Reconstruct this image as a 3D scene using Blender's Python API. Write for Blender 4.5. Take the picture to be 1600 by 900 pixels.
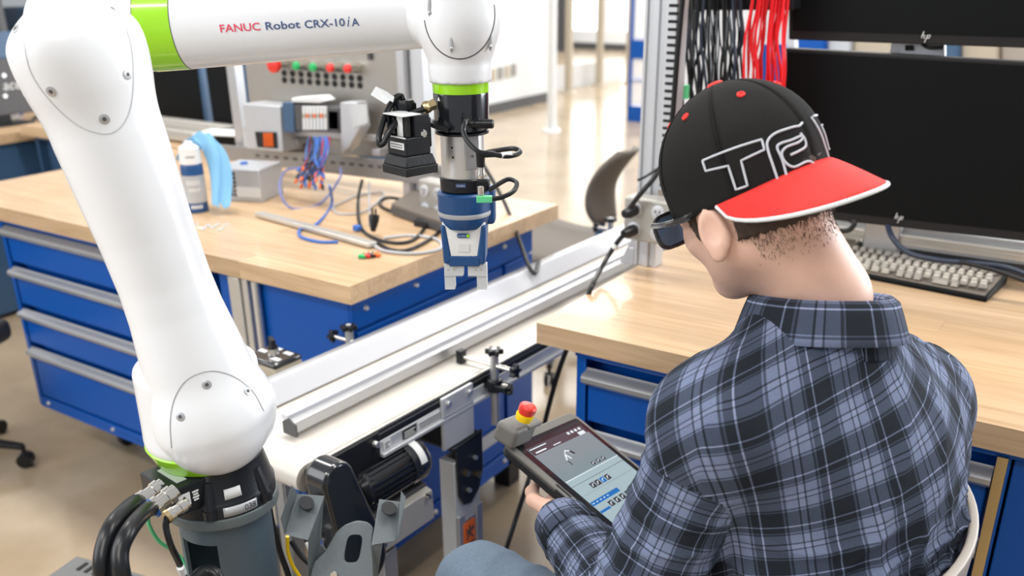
import bpy, bmesh, math, random
import numpy as np
from mathutils import Vector, Matrix
for o in list(bpy.data.objects): bpy.data.objects.remove(o)
COL = bpy.context.scene.collection
SC = bpy.context.scene
random.seed(7); RNG = np.random.RandomState(7)
A = lambda *v: np.array(v, float)
# ---------------------------------------------------------------- camera
F_PX, PX, PY = 1453.0, 800.0, 560.0
YAW, PITCH, ROLL = -0.59044921, 0.40084177, 0.01041554
CAM = A(0, 0, 1.565)
FW = A(math.sin(YAW)*math.cos(PITCH), math.cos(YAW)*math.cos(PITCH), -math.sin(PITCH))
_r = A(math.cos(YAW), -math.sin(YAW), 0); _d = np.cross(FW, _r)
RT = math.cos(ROLL)*_r + math.sin(ROLL)*_d
DN = -math.sin(ROLL)*_r + math.cos(ROLL)*_d
cd = bpy.data.cameras.new('camera'); cam = bpy.data.objects.new('camera', cd); COL.objects.link(cam)
cam.matrix_world = Matrix(((RT[0], -DN[0], -FW[0], CAM[0]), (RT[1], -DN[1], -FW[1], CAM[1]), (RT[2], -DN[2], -FW[2], CAM[2]), (0, 0, 0, 1)))
cd.sensor_width = 36; cd.lens = 36*F_PX/1600; cd.shift_y = (PY-450)/1600.0; cd.clip_start = .05; cd.clip_end = 100
cd.dof.use_dof = True; cd.dof.focus_distance = 1.27; cd.dof.aperture_fstop = 4.0
SC.camera = cam
# ---------------------------------------------------------------- world, lights, exposure
w = bpy.data.worlds.new('world'); SC.world = w; w.use_nodes = True
bg = w.node_tree.nodes['Background']; bg.inputs[0].default_value = (0.93, 0.96, 1.0, 1); bg.inputs[1].default_value = 0.38
def area(name, loc, rot, sx, sy, power, col=(1, 1, 1)):
    l = bpy.data.lights.new(name, 'AREA'); l.shape = 'RECTANGLE'; l.size = sx; l.size_y = sy; l.energy = power; l.color = col
    o = bpy.data.objects.new(name, l); COL.objects.link(o); o.location = loc; o.rotation_euler = rot; return o
for i, (x, y) in enumerate(((-4.2, 2.0), (-1.9, 2.0), (0.6, 2.0), (-4.2, 5.5), (-1.9, 5.5), (0.6, 5.5), (-1.9, -1.2), (.6, -1.2))):
    area('ceiling_lamp', (x, y, 3.6), (0, 0, 0), 1.6, .35, 40, (1, .96, .9))
for x, y, e in ((-5.5, 9, 1.2), (-3, 9, 1.2), (-7.5, 14, 3.2), (-4.5, 14, 3.2)):
    area('hall_fill', (x, y, 3.8), (0, 0, 0), 2.2, 1.2, 62*e, (1, .98, .95))  # unseen fill lights added to brighten the far hall and white wall
area('window_light', (3.9, 7.5, 2.4), (math.radians(68), 0, math.radians(152)), 5, 3, 400, (.9, .95, 1))
area('window_light_side', (-3.8, -2.2, 2.6), (math.radians(62), 0, math.radians(-38)), 3.5, 2.4, 75, (.95, .97, 1))
SC.view_settings.view_transform = 'Standard'; SC.view_settings.look = 'None'
SC.view_settings.exposure = 0.5; SC.view_settings.gamma = 1; SC.view_settings.use_curve_mapping = False
# ---------------------------------------------------------------- projection helpers: a pixel of the photograph put on a real surface
def ray(x, y): return FW + RT*(x-PX)/F_PX + DN*(y-PY)/F_PX
def onz(x, y, z): d = ray(x, y); return CAM + d*(z-CAM[2])/d[2]
def onx(x, y, X): d = ray(x, y); return CAM + d*(X-CAM[0])/d[0]
def ony(x, y, Y): d = ray(x, y); return CAM + d*(Y-CAM[1])/d[1]
def atd(x, y, d): return CAM + ray(x, y)*d
def onpl(x, y, p, n): d = ray(x, y); return CAM + d*np.dot(p-CAM, n)/np.dot(d, n)
def nrm(v): v = np.asarray(v, float); return v/np.linalg.norm(v)
def perp(a):
    a = nrm(a); b = A(0, 0, 1) if abs(a[2]) < .9 else A(1, 0, 0)
    u = nrm(np.cross(b, a)); return u, np.cross(a, u)
def rz(a): c, s = math.cos(a), math.sin(a); return np.array([[c, -s, 0], [s, c, 0], [0, 0, 1.]])
def spline(pts, n=12):
    P = [np.asarray(p, float) for p in pts]; P = [2*P[0]-P[1]]+P+[2*P[-1]-P[-2]]; out = []
    for i in range(1, len(P)-2):
        for k in range(n):
            t = k/n; a, b, c, d = P[i-1], P[i], P[i+1], P[i+2]
            out.append(.5*((2*b)+(-a+c)*t+(2*a-5*b+4*c-d)*t*t+(-a+3*b-3*c+d)*t**3))
    out.append(P[-2]); return out
# ---------------------------------------------------------------- mesh builder
class MB:
    def __init__(s): s.v = []; s.f = []; s.uv = None; s.mi = None
    def add(s, vs, fs):
        o = len(s.v); s.v.extend([tuple(map(float, p)) for p in vs]); s.f.extend([tuple(i+o for i in f) for f in fs]); return s
    def box(s, c, size, R=None):
        h = np.asarray(size, float)/2; c = np.asarray(c, float)
        vs = [A(x, y, z)*h for x in (-1, 1) for y in (-1, 1) for z in (-1, 1)]
        if R is not None: vs = [R@p for p in vs]
        return s.add([c+p for p in vs], [(0, 1, 3, 2), (4, 6, 7, 5), (0, 4, 5, 1), (2, 3, 7, 6), (0, 2, 6, 4), (1, 5, 7, 3)])
    def bb(s, x0, x1, y0, y1, z0, z1): return s.box(((x0+x1)/2, (y0+y1)/2, (z0+z1)/2), (abs(x1-x0), abs(y1-y0), abs(z1-z0)))
    def lathe(s, p, axis, prof, n=32, cap=True, u=None, sx=1, sy=1):
        p = np.asarray(p, float); a = nrm(axis)
        if u is None: u, v = perp(a)
        else: u = nrm(u); v = np.cross(a, u)
        vs = []; fs = []
        for t, r in prof:
            for k in range(n):
                q = 2*math.pi*k/n; vs.append(p+a*t+(u*math.cos(q)*sx+v*math.sin(q)*sy)*r)
        m = len(prof)
        for i in range(m-1):
            for k in range(n): k2 = (k+1) % n; fs.append((i*n+k, i*n+k2, (i+1)*n+k2, (i+1)*n+k))
        if cap: fs.append(tuple(range(n))[::-1]); fs.append(tuple((m-1)*n+k for k in range(n)))
        return s.add(vs, fs)
    def cyl(s, p0, p1, r0, r1=None, n=24):
        p0 = np.asarray(p0, float); p1 = np.asarray(p1, float); L = np.linalg.norm(p1-p0)
        return s.lathe(p0, p1-p0, [(0, r0), (L, r0 if r1 is None else r1)], n)
    def tube(s, pts, r, n=8, closed=False):
        if n == 8 and not hasattr(r, '__len__') and r > .004: n = 14 if r < .008 else 18
        P = [np.asarray(p, float) for p in pts]; m = len(P); rs = r if hasattr(r, '__len__') else [r]*m
        T = [nrm(P[(i+1) % m if closed else min(i+1, m-1)]-P[(i-1) % m if closed else max(i-1, 0)]+1e-12) for i in range(m)]
        u, _ = perp(T[0]); vs = []; fs = []
        for i in range(m):
            u = nrm(u-T[i]*np.dot(u, T[i])); v = np.cross(T[i], u)
            for k in range(n): q = 2*math.pi*k/n; vs.append(P[i]+(u*math.cos(q)+v*math.sin(q))*rs[i])
        for i in range(m if closed else m-1):
            j = (i+1) % m
            for k in range(n): k2 = (k+1) % n; fs.append((i*n+k, i*n+k2, j*n+k2, j*n+k))
        if not closed: fs.append(tuple(range(n))[::-1]); fs.append(tuple((m-1)*n+k for k in range(n)))
        return s.add(vs, fs)
    def prism(s, poly, vec):
        P = [np.asarray(p, float) for p in poly]; vec = np.asarray(vec, float); n = len(P)
        return s.add(P+[p+vec for p in P], [tuple(range(n))[::-1], tuple(range(n, 2*n))]+[(i, (i+1) % n, n+(i+1) % n, n+i) for i in range(n)])
    def holed(s, outer, hole, vec):   # plate with one hole, both rings same point count
        n = len(outer); O = [np.asarray(p, float) for p in outer]; Hh = [np.asarray(p, float) for p in hole]; vec = np.asarray(vec, float)
        vs = O+Hh+[p+vec for p in O]+[p+vec for p in Hh]; fs = []
        for i in range(n):
            j = (i+1) % n
            fs += [(i, j, n+j, n+i), (2*n+i, 3*n+i, 3*n+j, 2*n+j), (i, 2*n+i, 2*n+j, j), (n+i, n+j, 3*n+j, 3*n+i)]
        return s.add(vs, fs)
    def grid(s, P, cu=False, cv=False):
        P = np.asarray(P, float); a, b = P.shape[:2]; fs = []
        for i in range(a if cu else a-1):
            for j in range(b if cv else b-1):
                i2 = (i+1) % a; j2 = (j+1) % b; fs.append((i*b+j, i2*b+j, i2*b+j2, i*b+j2))
        return s.add(P.reshape(-1, 3), fs)
    def ell(s, c, r, R=None, nu=20, nv=12):
        r = A(r, r, r) if not hasattr(r, '__len__') else A(*r); P = []
        for i in range(nv+1):
            th = math.pi*i/nv; row = []
            for j in range(nu):
                ph = 2*math.pi*j/nu; p = A(math.sin(th)*math.cos(ph), math.sin(th)*math.sin(ph), math.cos(th))*r
                row.append(np.asarray(c)+(R@p if R is not None else p))
            P.append(row)
        return s.grid(P, cv=True)
ORG = {}
def finish(me, smooth=True, angle=38):
    bm = bmesh.new(); bm.from_mesh(me); bmesh.ops.remove_doubles(bm, verts=bm.verts, dist=1e-6)
    bmesh.ops.recalc_face_normals(bm, faces=bm.faces); bm.to_mesh(me); bm.free()
    if smooth:
        for p in me.polygons: p.use_smooth = True
        me.set_sharp_from_angle(angle=math.radians(angle))
def build(m, name, mat, parent=None, bevel=0, smooth=True, angle=38, seg=2, label=None, raw=False, loc=None):
    V = np.array(m.v)
    if parent is not None: org = ORG[parent.name]
    elif loc is not None: org = A(*loc)
    else: org = A((V[:, 0].min()+V[:, 0].max())/2, (V[:, 1].min()+V[:, 1].max())/2, V[:, 2].min())
    me = bpy.data.meshes.new(name); me.from_pydata((V-org).tolist(), [], m.f)
    if not raw: finish(me, smooth, angle)
    else:
        for p in me.polygons: p.use_smooth = True
    if isinstance(mat, (list, tuple)):
        for x in mat: me.materials.append(x)
    else: me.materials.append(mat)
    o = bpy.data.objects.new(name, me); COL.objects.link(o)
    if parent is not None: o.parent = parent
    else: o.location = org
    ORG[o.name] = org
    if bevel:
        b = o.modifiers.new('bevel', 'BEVEL'); b.width = bevel; b.segments = seg; b.limit_method = 'ANGLE'; b.angle_limit = math.radians(40); b.harden_normals = False
    if label: o['label'] = label
    return o
def tag(o, label, cat, group=None, kind=None):
    if label: o['label'] = label
    if cat: o['category'] = cat
    if group: o['group'] = group
    if kind: o['kind'] = kind
    return o
def thing(name, label, cat, loc=(0, 0, 0), group=None):
    o = bpy.data.objects.new(name, None); o.empty_display_size = .05; COL.objects.link(o); o.location = loc; ORG[o.name] = A(*loc)
    return tag(o, label, cat, group)
def dup(root, loc, rotz=0, label=None, group=None):
    r = root.copy(); COL.objects.link(r); r.location = loc; r.rotation_euler = (0, 0, rotz); ORG[r.name] = A(*loc)
    if label: r['label'] = label
    if group: r['group'] = group
    for ch in list(root.children):
        c = ch.copy(); COL.objects.link(c); c.parent = r
        for g in list(ch.children):
            e = g.copy(); COL.objects.link(e); e.parent = c
    return r
def struct(m, name, mat, **k): o = build(m, name, mat, **k); o['kind'] = 'structure'; return o
def text_mesh(body, size=1, extrude=0.0, shear=0, offset=0):
    c = bpy.data.curves.new('t', 'FONT'); c.body = body; c.size = size; c.extrude = extrude; c.shear = shear; c.align_x = 'LEFT'; c.offset = offset; c.resolution_u = 3
    o = bpy.data.objects.new('t', c); COL.objects.link(o); bpy.context.view_layer.update()
    me = bpy.data.meshes.new_from_object(o.evaluated_get(bpy.context.evaluated_depsgraph_get()))
    V = np.array([v.co[:] for v in me.vertices]); Fs = [tuple(p.vertices) for p in me.polygons]
    bpy.data.objects.remove(o); bpy.data.curves.remove(c); bpy.data.meshes.remove(me)
    return V, Fs
def put_text(m, body, org, ux, uy, height, width=None, lift=None, **k):
    V, Fs = text_mesh(body, 1, **k); ux = nrm(ux); uy = nrm(uy); nn = np.cross(ux, uy)
    w_ = V[:, 0].max()-V[:, 0].min(); V[:, 0] -= V[:, 0].min(); h_ = V[:, 1].max()
    sx = height/h_ if width is None else width/w_; sy = height/h_
    m.add([np.asarray(org)+ux*p[0]*sx+uy*p[1]*sy+nn*(lift or 0) for p in V], Fs); return m
# ---------------------------------------------------------------- materials
def mat(name, col, rough=.5, metal=0, var=.05, vs=12, bump=0, bs=60, coat=0, spec=.5, emit=None, es=1, trans=0, aniso=None):
    m = bpy.data.materials.new(name); m.use_nodes = True; nt = m.node_tree; b = nt.nodes['Principled BSDF']
    b.inputs['Roughness'].default_value = rough; b.inputs['Metallic'].default_value = metal
    b.inputs['Coat Weight'].default_value = coat; b.inputs['Specular IOR Level'].default_value = spec; b.inputs['Transmission Weight'].default_value = trans
    tc = nt.nodes.new('ShaderNodeTexCoord'); n = nt.nodes.new('ShaderNodeTexNoise'); n.inputs['Scale'].default_value = vs; n.inputs['Detail'].default_value = 4
    nt.links.new(tc.outputs['Object'], n.inputs['Vector'])
    if aniso:
        mp = nt.nodes.new('ShaderNodeMapping'); mp.inputs['Scale'].default_value = aniso; nt.links.new(tc.outputs['Object'], mp.inputs['Vector']); nt.links.new(mp.outputs['Vector'], n.inputs['Vector'])
    r = nt.nodes.new('ShaderNodeMix'); r.data_type = 'RGBA'
    r.inputs[6].default_value = (*[max(0, c*(1-var)) for c in col[:3]], 1); r.inputs[7].default_value = (*[min(1, c*(1+var)) for c in col[:3]], 1)
    nt.links.new(n.outputs['Fac'], r.inputs[0]); nt.links.new(r.outputs[2], b.inputs['Base Color'])
    if bump:
        bn = nt.nodes.new('ShaderNodeTexNoise'); bn.inputs['Scale'].default_value = bs; bn.inputs['Detail'].default_value = 3; nt.links.new(tc.outputs['Object'], bn.inputs['Vector'])
        bp = nt.nodes.new('ShaderNodeBump'); bp.inputs['Strength'].default_value = bump; bp.inputs['Distance'].default_value = .002
        nt.links.new(bn.outputs['Fac'], bp.inputs['Height']); nt.links.new(bp.outputs['Normal'], b.inputs['Normal'])
    if emit: b.inputs['Emission Color'].default_value = (*emit, 1); b.inputs['Emission Strength'].default_value = es
    return m
K = {}
K['robot_white'] = mat('robot_white', (.78, .80, .83), .3, var=.01, coat=.2)
K['lime'] = mat('lime', (.33, .72, .015), .25, coat=.5, var=.02)
K['gloss_black'] = mat('gloss_black', (.012, .014, .018), .18, coat=.5)
K['black'] = mat('black', (.010, .011, .014), .42, spec=.35, bump=.15, bs=300)
K['rubber'] = mat('rubber', (.008, .009, .011), .32, spec=.4)
K['satin_black'] = mat('satin_black', (.010, .012, .016), .36, spec=.35, bump=.1, bs=500)
K['screen_black'] = mat('screen_black', (.004, .005, .006), .5, spec=.12)
K['bezel'] = mat('bezel', (.02, .02, .021), .55, spec=.2)
K['steel'] = mat('steel', (.75, .75, .75), .38, .9, var=.1, aniso=(4, 4, 200))
K['chrome'] = mat('chrome', (.75, .72, .66), .18, 1)
K['brass'] = mat('brass', (.62, .48, .26), .3, 1)
K['alu'] = mat('alu', (.52, .53, .55), .38, .75, var=.03)
K['alu_white'] = mat('alu_white', (.56, .58, .61), .42, .35, var=.02)
K['alu_beige'] = mat('alu_beige', (.6, .58, .54), .38, .6, var=.03)
K['blue_paint'] = mat('blue_paint', (.0, .075, .36), .34, spec=.3, var=.06, vs=3)
K['slate_blue'] = mat('slate_blue', (.045, .1, .19), .4, var=.08, vs=3)
K['navy'] = mat('navy', (.01, .07, .22), .38, var=.03)
K['white_plastic'] = mat('white_plastic', (.8, .8, .8), .35, var=.02)
K['belt'] = mat('belt', (.66, .62, .565), .38, var=.02, vs=4)
K['guide_white'] = mat('guide_white', (.62, .635, .68), .3, var=.01)
K['gray_plastic'] = mat('gray_plastic', (.27, .26, .24), .5, var=.03)
K['beige_plastic'] = mat('beige_plastic', (.36, .32, .28), .45, var=.03)
K['ped'] = mat('ped', (.06, .092, .118), .42, var=.06, bump=.1, bs=400)
K['ped_rim'] = mat('ped_rim', (.09, .11, .115), .42, var=.05)
K['bracket'] = mat('bracket', (.115, .135, .145), .42, .3, var=.12, vs=400, bump=.35, bs=900)
K['red'] = mat('red', (.75, .03, .02), .35, coat=.3)
K['cap_red'] = mat('cap_red', (.85, .035, .03), .8, bump=.4, bs=1800, var=.04)
K['cap_black'] = mat('cap_black', (.016, .0155, .0155), .9, spec=.2, bump=.6, bs=1500, var=.3, vs=900)
K['thread'] = mat('thread', (.62, .66, .72), .7, bump=.5, bs=2500)
K['yellow'] = mat('yellow', (.9, .6, .0), .4)
K['green'] = mat('green', (.02, .42, .12), .4)
K['green_light'] = mat('green_light', (.12, .62, .28), .4)
K['orange'] = mat('orange', (.85, .15, .02), .5)
K['blue_wire'] = mat('blue_wire', (.03, .14, .5), .4)
K['violet_wire'] = mat('violet_wire', (.17, .2, .45), .45)
K['red_wire'] = mat('red_wire', (.8, .012, .02), .35)
K['maroon_wire'] = mat('maroon_wire', (.3, .02, .06), .4)
K['dark_blue_wire'] = mat('dark_blue_wire', (.012, .022, .045), .4)
K['gray_wire'] = mat('gray_wire', (.42, .43, .45), .5)
K['label_white'] = mat('label_white', (.72, .74, .75), .45, var=.02)
K['label_silver'] = mat('label_silver', (.5, .52, .55), .4, .3)
K['ink'] = mat('ink', (.05, .05, .06), .6)
K['ink_blue'] = mat('ink_blue', (.06, .1, .24), .6)
K['ink_red'] = mat('ink_red', (.75, .07, .13), .6)
K['ink_white'] = mat('ink_white', (.8, .8, .8), .6)
K['clear'] = mat('clear', (.8, .83, .85), .22, trans=.35, var=.02)
K['skin'] = mat('skin', (.74, .47, .365), .48, var=.07, vs=40, bump=.12, bs=500)
K['hair'] = mat('hair', (.055, .035, .025), .8, var=.4, vs=300)
K['denim'] = mat('denim', (.16, .22, .3), .9, var=.25, vs=260, bump=.6, bs=1100)
K['lens'] = mat('lens', (.12, .2, .34), .05, trans=.5, coat=.6)
K['cloth_blue'] = mat('cloth_blue', (.2, .44, .68), .85, bump=.4, bs=400)
K['wall_paint'] = mat('wall_paint', (.72, .73, .74), .7, var=.01)
K['cream_metal'] = mat('cream_metal', (.46, .4, .31), .5)
K['dark_gray'] = mat('dark_gray', (.07, .07, .075), .5)
K['controller'] = mat('controller', (.14, .145, .145), .5, var=.08, vs=300, bump=.2, bs=500)
K['window_glow'] = mat('window_glow', (.9, .93, .95), .5, emit=(.93, .97, 1.0), es=2.2)
K['screen_ui'] = mat('screen_ui', (.02, .02, .02), .12, emit=(.36, .46, .5), es=.75, coat=.1)
K['ui_dark'] = mat('ui_dark', (.02, .02, .02), .12, emit=(.05, .05, .07), es=.6, coat=.3)
K['ui_gray'] = mat('ui_gray', (.02, .02, .02), .12, emit=(.2, .26, .29), es=.75, coat=.1)
K['ui_blue'] = mat('ui_blue', (.02, .02, .02), .12, emit=(.0, .15, .5), es=.7, coat=.3)
K['ui_white'] = mat('ui_white', (.02, .02, .02), .12, emit=(.65, .72, .75), es=.9, coat=.3)
K['purple'] = mat('purple', (.35, .02, .4), .4)
K['trainer_panel'] = mat('trainer_panel', (.36, .34, .31), .42, .55, var=.06)
K['tablet_gray'] = mat('tablet_gray', (.15, .145, .135), .5, var=.03)
K['slot_bar'] = mat('slot_bar', (.3, .3, .3), .4, .6)
K['taupe'] = mat('taupe', (.15, .128, .108), .6, spec=.3)
K['outlet_metal'] = mat('outlet_metal', (.4, .39, .36), .45, .4)
K['key_cap'] = mat('key_cap', (.42, .39, .34), .45)
K['hole'] = mat('hole', (.01, .01, .01), .8)
def wood(name, base, dark):
    m = mat(name, base, .33, coat=.12); nt = m.node_tree; b = nt.nodes['Principled BSDF']; L = nt.links
    tc = nt.nodes.new('ShaderNodeTexCoord'); oi = nt.nodes.new('ShaderNodeObjectInfo')
    ad = nt.nodes.new('ShaderNodeVectorMath'); ad.operation = 'ADD'
    cx = nt.nodes.new('ShaderNodeCombineXYZ'); ml = nt.nodes.new('ShaderNodeMath'); ml.operation = 'MULTIPLY'; ml.inputs[1].default_value = 37
    L.new(oi.outputs['Random'], ml.inputs[0]); L.new(ml.outputs[0], cx.inputs[0]); L.new(ml.outputs[0], cx.inputs[2])
    L.new(tc.outputs['Object'], ad.inputs[0]); L.new(cx.outputs[0], ad.inputs[1])
    mp = nt.nodes.new('ShaderNodeMapping'); mp.inputs['Scale'].default_value = (1.6, 26, 26); L.new(ad.outputs[0], mp.inputs['Vector'])
    n = nt.nodes.new('ShaderNodeTexNoise'); n.inputs['Scale'].default_value = 2; n.inputs['Detail'].default_value = 6; n.inputs['Distortion'].default_value = 1.2; L.new(mp.outputs[0], n.inputs['Vector'])
    cr = nt.nodes.new('ShaderNodeValToRGB'); cr.color_ramp.elements[0].position = .3; cr.color_ramp.elements[0].color = (*dark, 1); cr.color_ramp.elements[1].position = .62; cr.color_ramp.elements[1].color = (*base, 1)
    L.new(n.outputs['Fac'], cr.inputs[0])
    hs = nt.nodes.new('ShaderNodeHueSaturation'); mr = nt.nodes.new('ShaderNodeMapRange'); mr.inputs[3].default_value = .86; mr.inputs[4].default_value = 1.08
    L.new(oi.outputs['Random'], mr.inputs[0]); L.new(mr.outputs[0], hs.inputs['Value']); L.new(cr.outputs[0], hs.inputs['Color']); L.new(hs.outputs[0], b.inputs['Base Color'])
    return m
K['maple'] = wood('maple', (.62, .43, .262), (.49, .32, .178))
def plaid():
    m = bpy.data.materials.new('plaid_flannel'); m.use_nodes = True; nt = m.node_tree; b = nt.nodes['Principled BSDF']; L = nt.links
    b.inputs['Roughness'].default_value = .92; b.inputs['Specular IOR Level'].default_value = .15
    uv = nt.nodes.new('ShaderNodeUVMap'); uv.uv_map = 'uv'; sp = nt.nodes.new('ShaderNodeSeparateXYZ'); L.new(uv.outputs[0], sp.inputs[0]); res = []
    for k in (0, 1):
        md = nt.nodes.new('ShaderNodeMath'); md.operation = 'WRAP'; md.inputs[1].default_value = 1; md.inputs[2].default_value = 0; L.new(sp.outputs[k], md.inputs[0])
        cr = nt.nodes.new('ShaderNodeValToRGB'); e = cr.color_ramp; e.interpolation = 'CONSTANT'
        st = [(0, .02), (.2, .5), (.225, .1), (.26, .62), (.42, .08), (.445, .72), (.52, .06), (.55, .62), (.71, .08), (.74, .45), (.765, .03), (.875, .9), (.895, .02)]
        while len(e.elements) > 1: e.elements.remove(e.elements[-1])
        e.elements[0].position = 0; e.elements[0].color = (.02, .02, .02, 1)
        for p, v in st[1:]: q = e.elements.new(p); q.color = (v, v, v, 1)
        L.new(md.outputs[0], cr.inputs[0]); res.append(cr)
    ad = nt.nodes.new('ShaderNodeMix'); ad.data_type = 'FLOAT'; ad.inputs[0].default_value = .5; L.new(res[0].outputs[0], ad.inputs[2]); L.new(res[1].outputs[0], ad.inputs[3])
    cr = nt.nodes.new('ShaderNodeValToRGB'); e = cr.color_ramp
    e.elements[0].position = 0; e.elements[0].color = (.012, .015, .022, 1); e.elements[1].position = .85; e.elements[1].color = (.27, .32, .5, 1)
    q = e.elements.new(.35); q.color = (.05, .068, .115, 1); q = e.elements.new(.62); q.color = (.135, .175, .30, 1)
    L.new(ad.outputs[0], cr.inputs[0])
    tc = nt.nodes.new('ShaderNodeTexCoord'); n = nt.nodes.new('ShaderNodeTexNoise'); n.inputs['Scale'].default_value = 700; L.new(tc.outputs['Object'], n.inputs['Vector'])
    mx = nt.nodes.new('ShaderNodeMix'); mx.data_type = 'RGBA'; mx.blend_type = 'OVERLAY'; mx.inputs[0].default_value = .45; L.new(cr.outputs[0], mx.inputs[6]); L.new(n.outputs['Color'], mx.inputs[7])
    hs = nt.nodes.new('ShaderNodeHueSaturation'); hs.inputs['Saturation'].default_value = .85; L.new(mx.outputs[2], hs.inputs['Color'])
    L.new(hs.outputs[0], b.inputs['Base Color'])
    bp = nt.nodes.new('ShaderNodeBump'); bp.inputs['Strength'].default_value = .25; bp.inputs['Distance'].default_value = .001; L.new(n.outputs['Fac'], bp.inputs['Height']); L.new(bp.outputs[0], b.inputs['Normal'])
    return m
K['plaid'] = plaid()
def floor_mat():
    m = mat('floor_concrete', (.4, .31, .21), .22); nt = m.node_tree; b = nt.nodes['Principled BSDF']; L = nt.links
    tc = nt.nodes.new('ShaderNodeTexCoord'); n = nt.nodes.new('ShaderNodeTexNoise'); n.inputs['Scale'].default_value = 2.2; n.inputs['Detail'].default_value = 9; n.inputs['Roughness'].default_value = .65; L.new(tc.outputs['Object'], n.inputs['Vector'])
    cr = nt.nodes.new('ShaderNodeValToRGB'); cr.color_ramp.elements[0].position = .32; cr.color_ramp.elements[0].color = (.34, .255, .165, 1); cr.color_ramp.elements[1].position = .68; cr.color_ramp.elements[1].color = (.45, .355, .24, 1)
    L.new(n.outputs['Fac'], cr.inputs[0]); L.new(cr.outputs[0], b.inputs['Base Color']); b.inputs['Specular IOR Level'].default_value = .6
    mr = nt.nodes.new('ShaderNodeMapRange'); mr.inputs[3].default_value = .13; mr.inputs[4].default_value = .22; L.new(n.outputs['Fac'], mr.inputs[0]); L.new(mr.outputs[0], b.inputs['Roughness'])
    return m
K['floor'] = floor_mat()
# ---------------------------------------------------------------- signed-distance modelling (continuous organic surfaces)
def smin(a, b, k): h = np.clip(.5+.5*(b-a)/k, 0, 1); return b*(1-h)+a*h-k*h*(1-h)
def sd_cap(P, a, b, ra, rb=None):
    a = np.asarray(a, float); b = np.asarray(b, float); rb = ra if rb is None else rb
    pa = P-a; ba = b-a; h = np.clip(pa@ba/(ba@ba), 0, 1); return np.linalg.norm(pa-h[:, None]*ba, axis=1)-(ra+(rb-ra)*h)
def sd_ell(P, c, r, R=None):
    q = P-np.asarray(c, float)
    if R is not None: q = q@R
    r = np.asarray(r, float); k0 = np.linalg.norm(q/r, axis=1); k1 = np.linalg.norm(q/(r*r), axis=1)+1e-9; return k0*(k0-1)/k1
def sd_rcyl(P, c, a, r, h, rd):
    a = nrm(a); q = P-np.asarray(c, float); t = q@a; rad = np.linalg.norm(q-t[:, None]*a, axis=1)
    dx = rad-(r-rd); dy = np.abs(t)-(h-rd); return np.minimum(np.maximum(dx, dy), 0)+np.hypot(np.maximum(dx, 0), np.maximum(dy, 0))-rd
def sd_rbox(P, c, half, rd, R=None):
    q = P-np.asarray(c, float)
    if R is not None: q = q@R
    d = np.abs(q)-(np.asarray(half, float)-rd); return np.minimum(d.max(axis=1), 0)+np.linalg.norm(np.maximum(d, 0), axis=1)-rd
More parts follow.
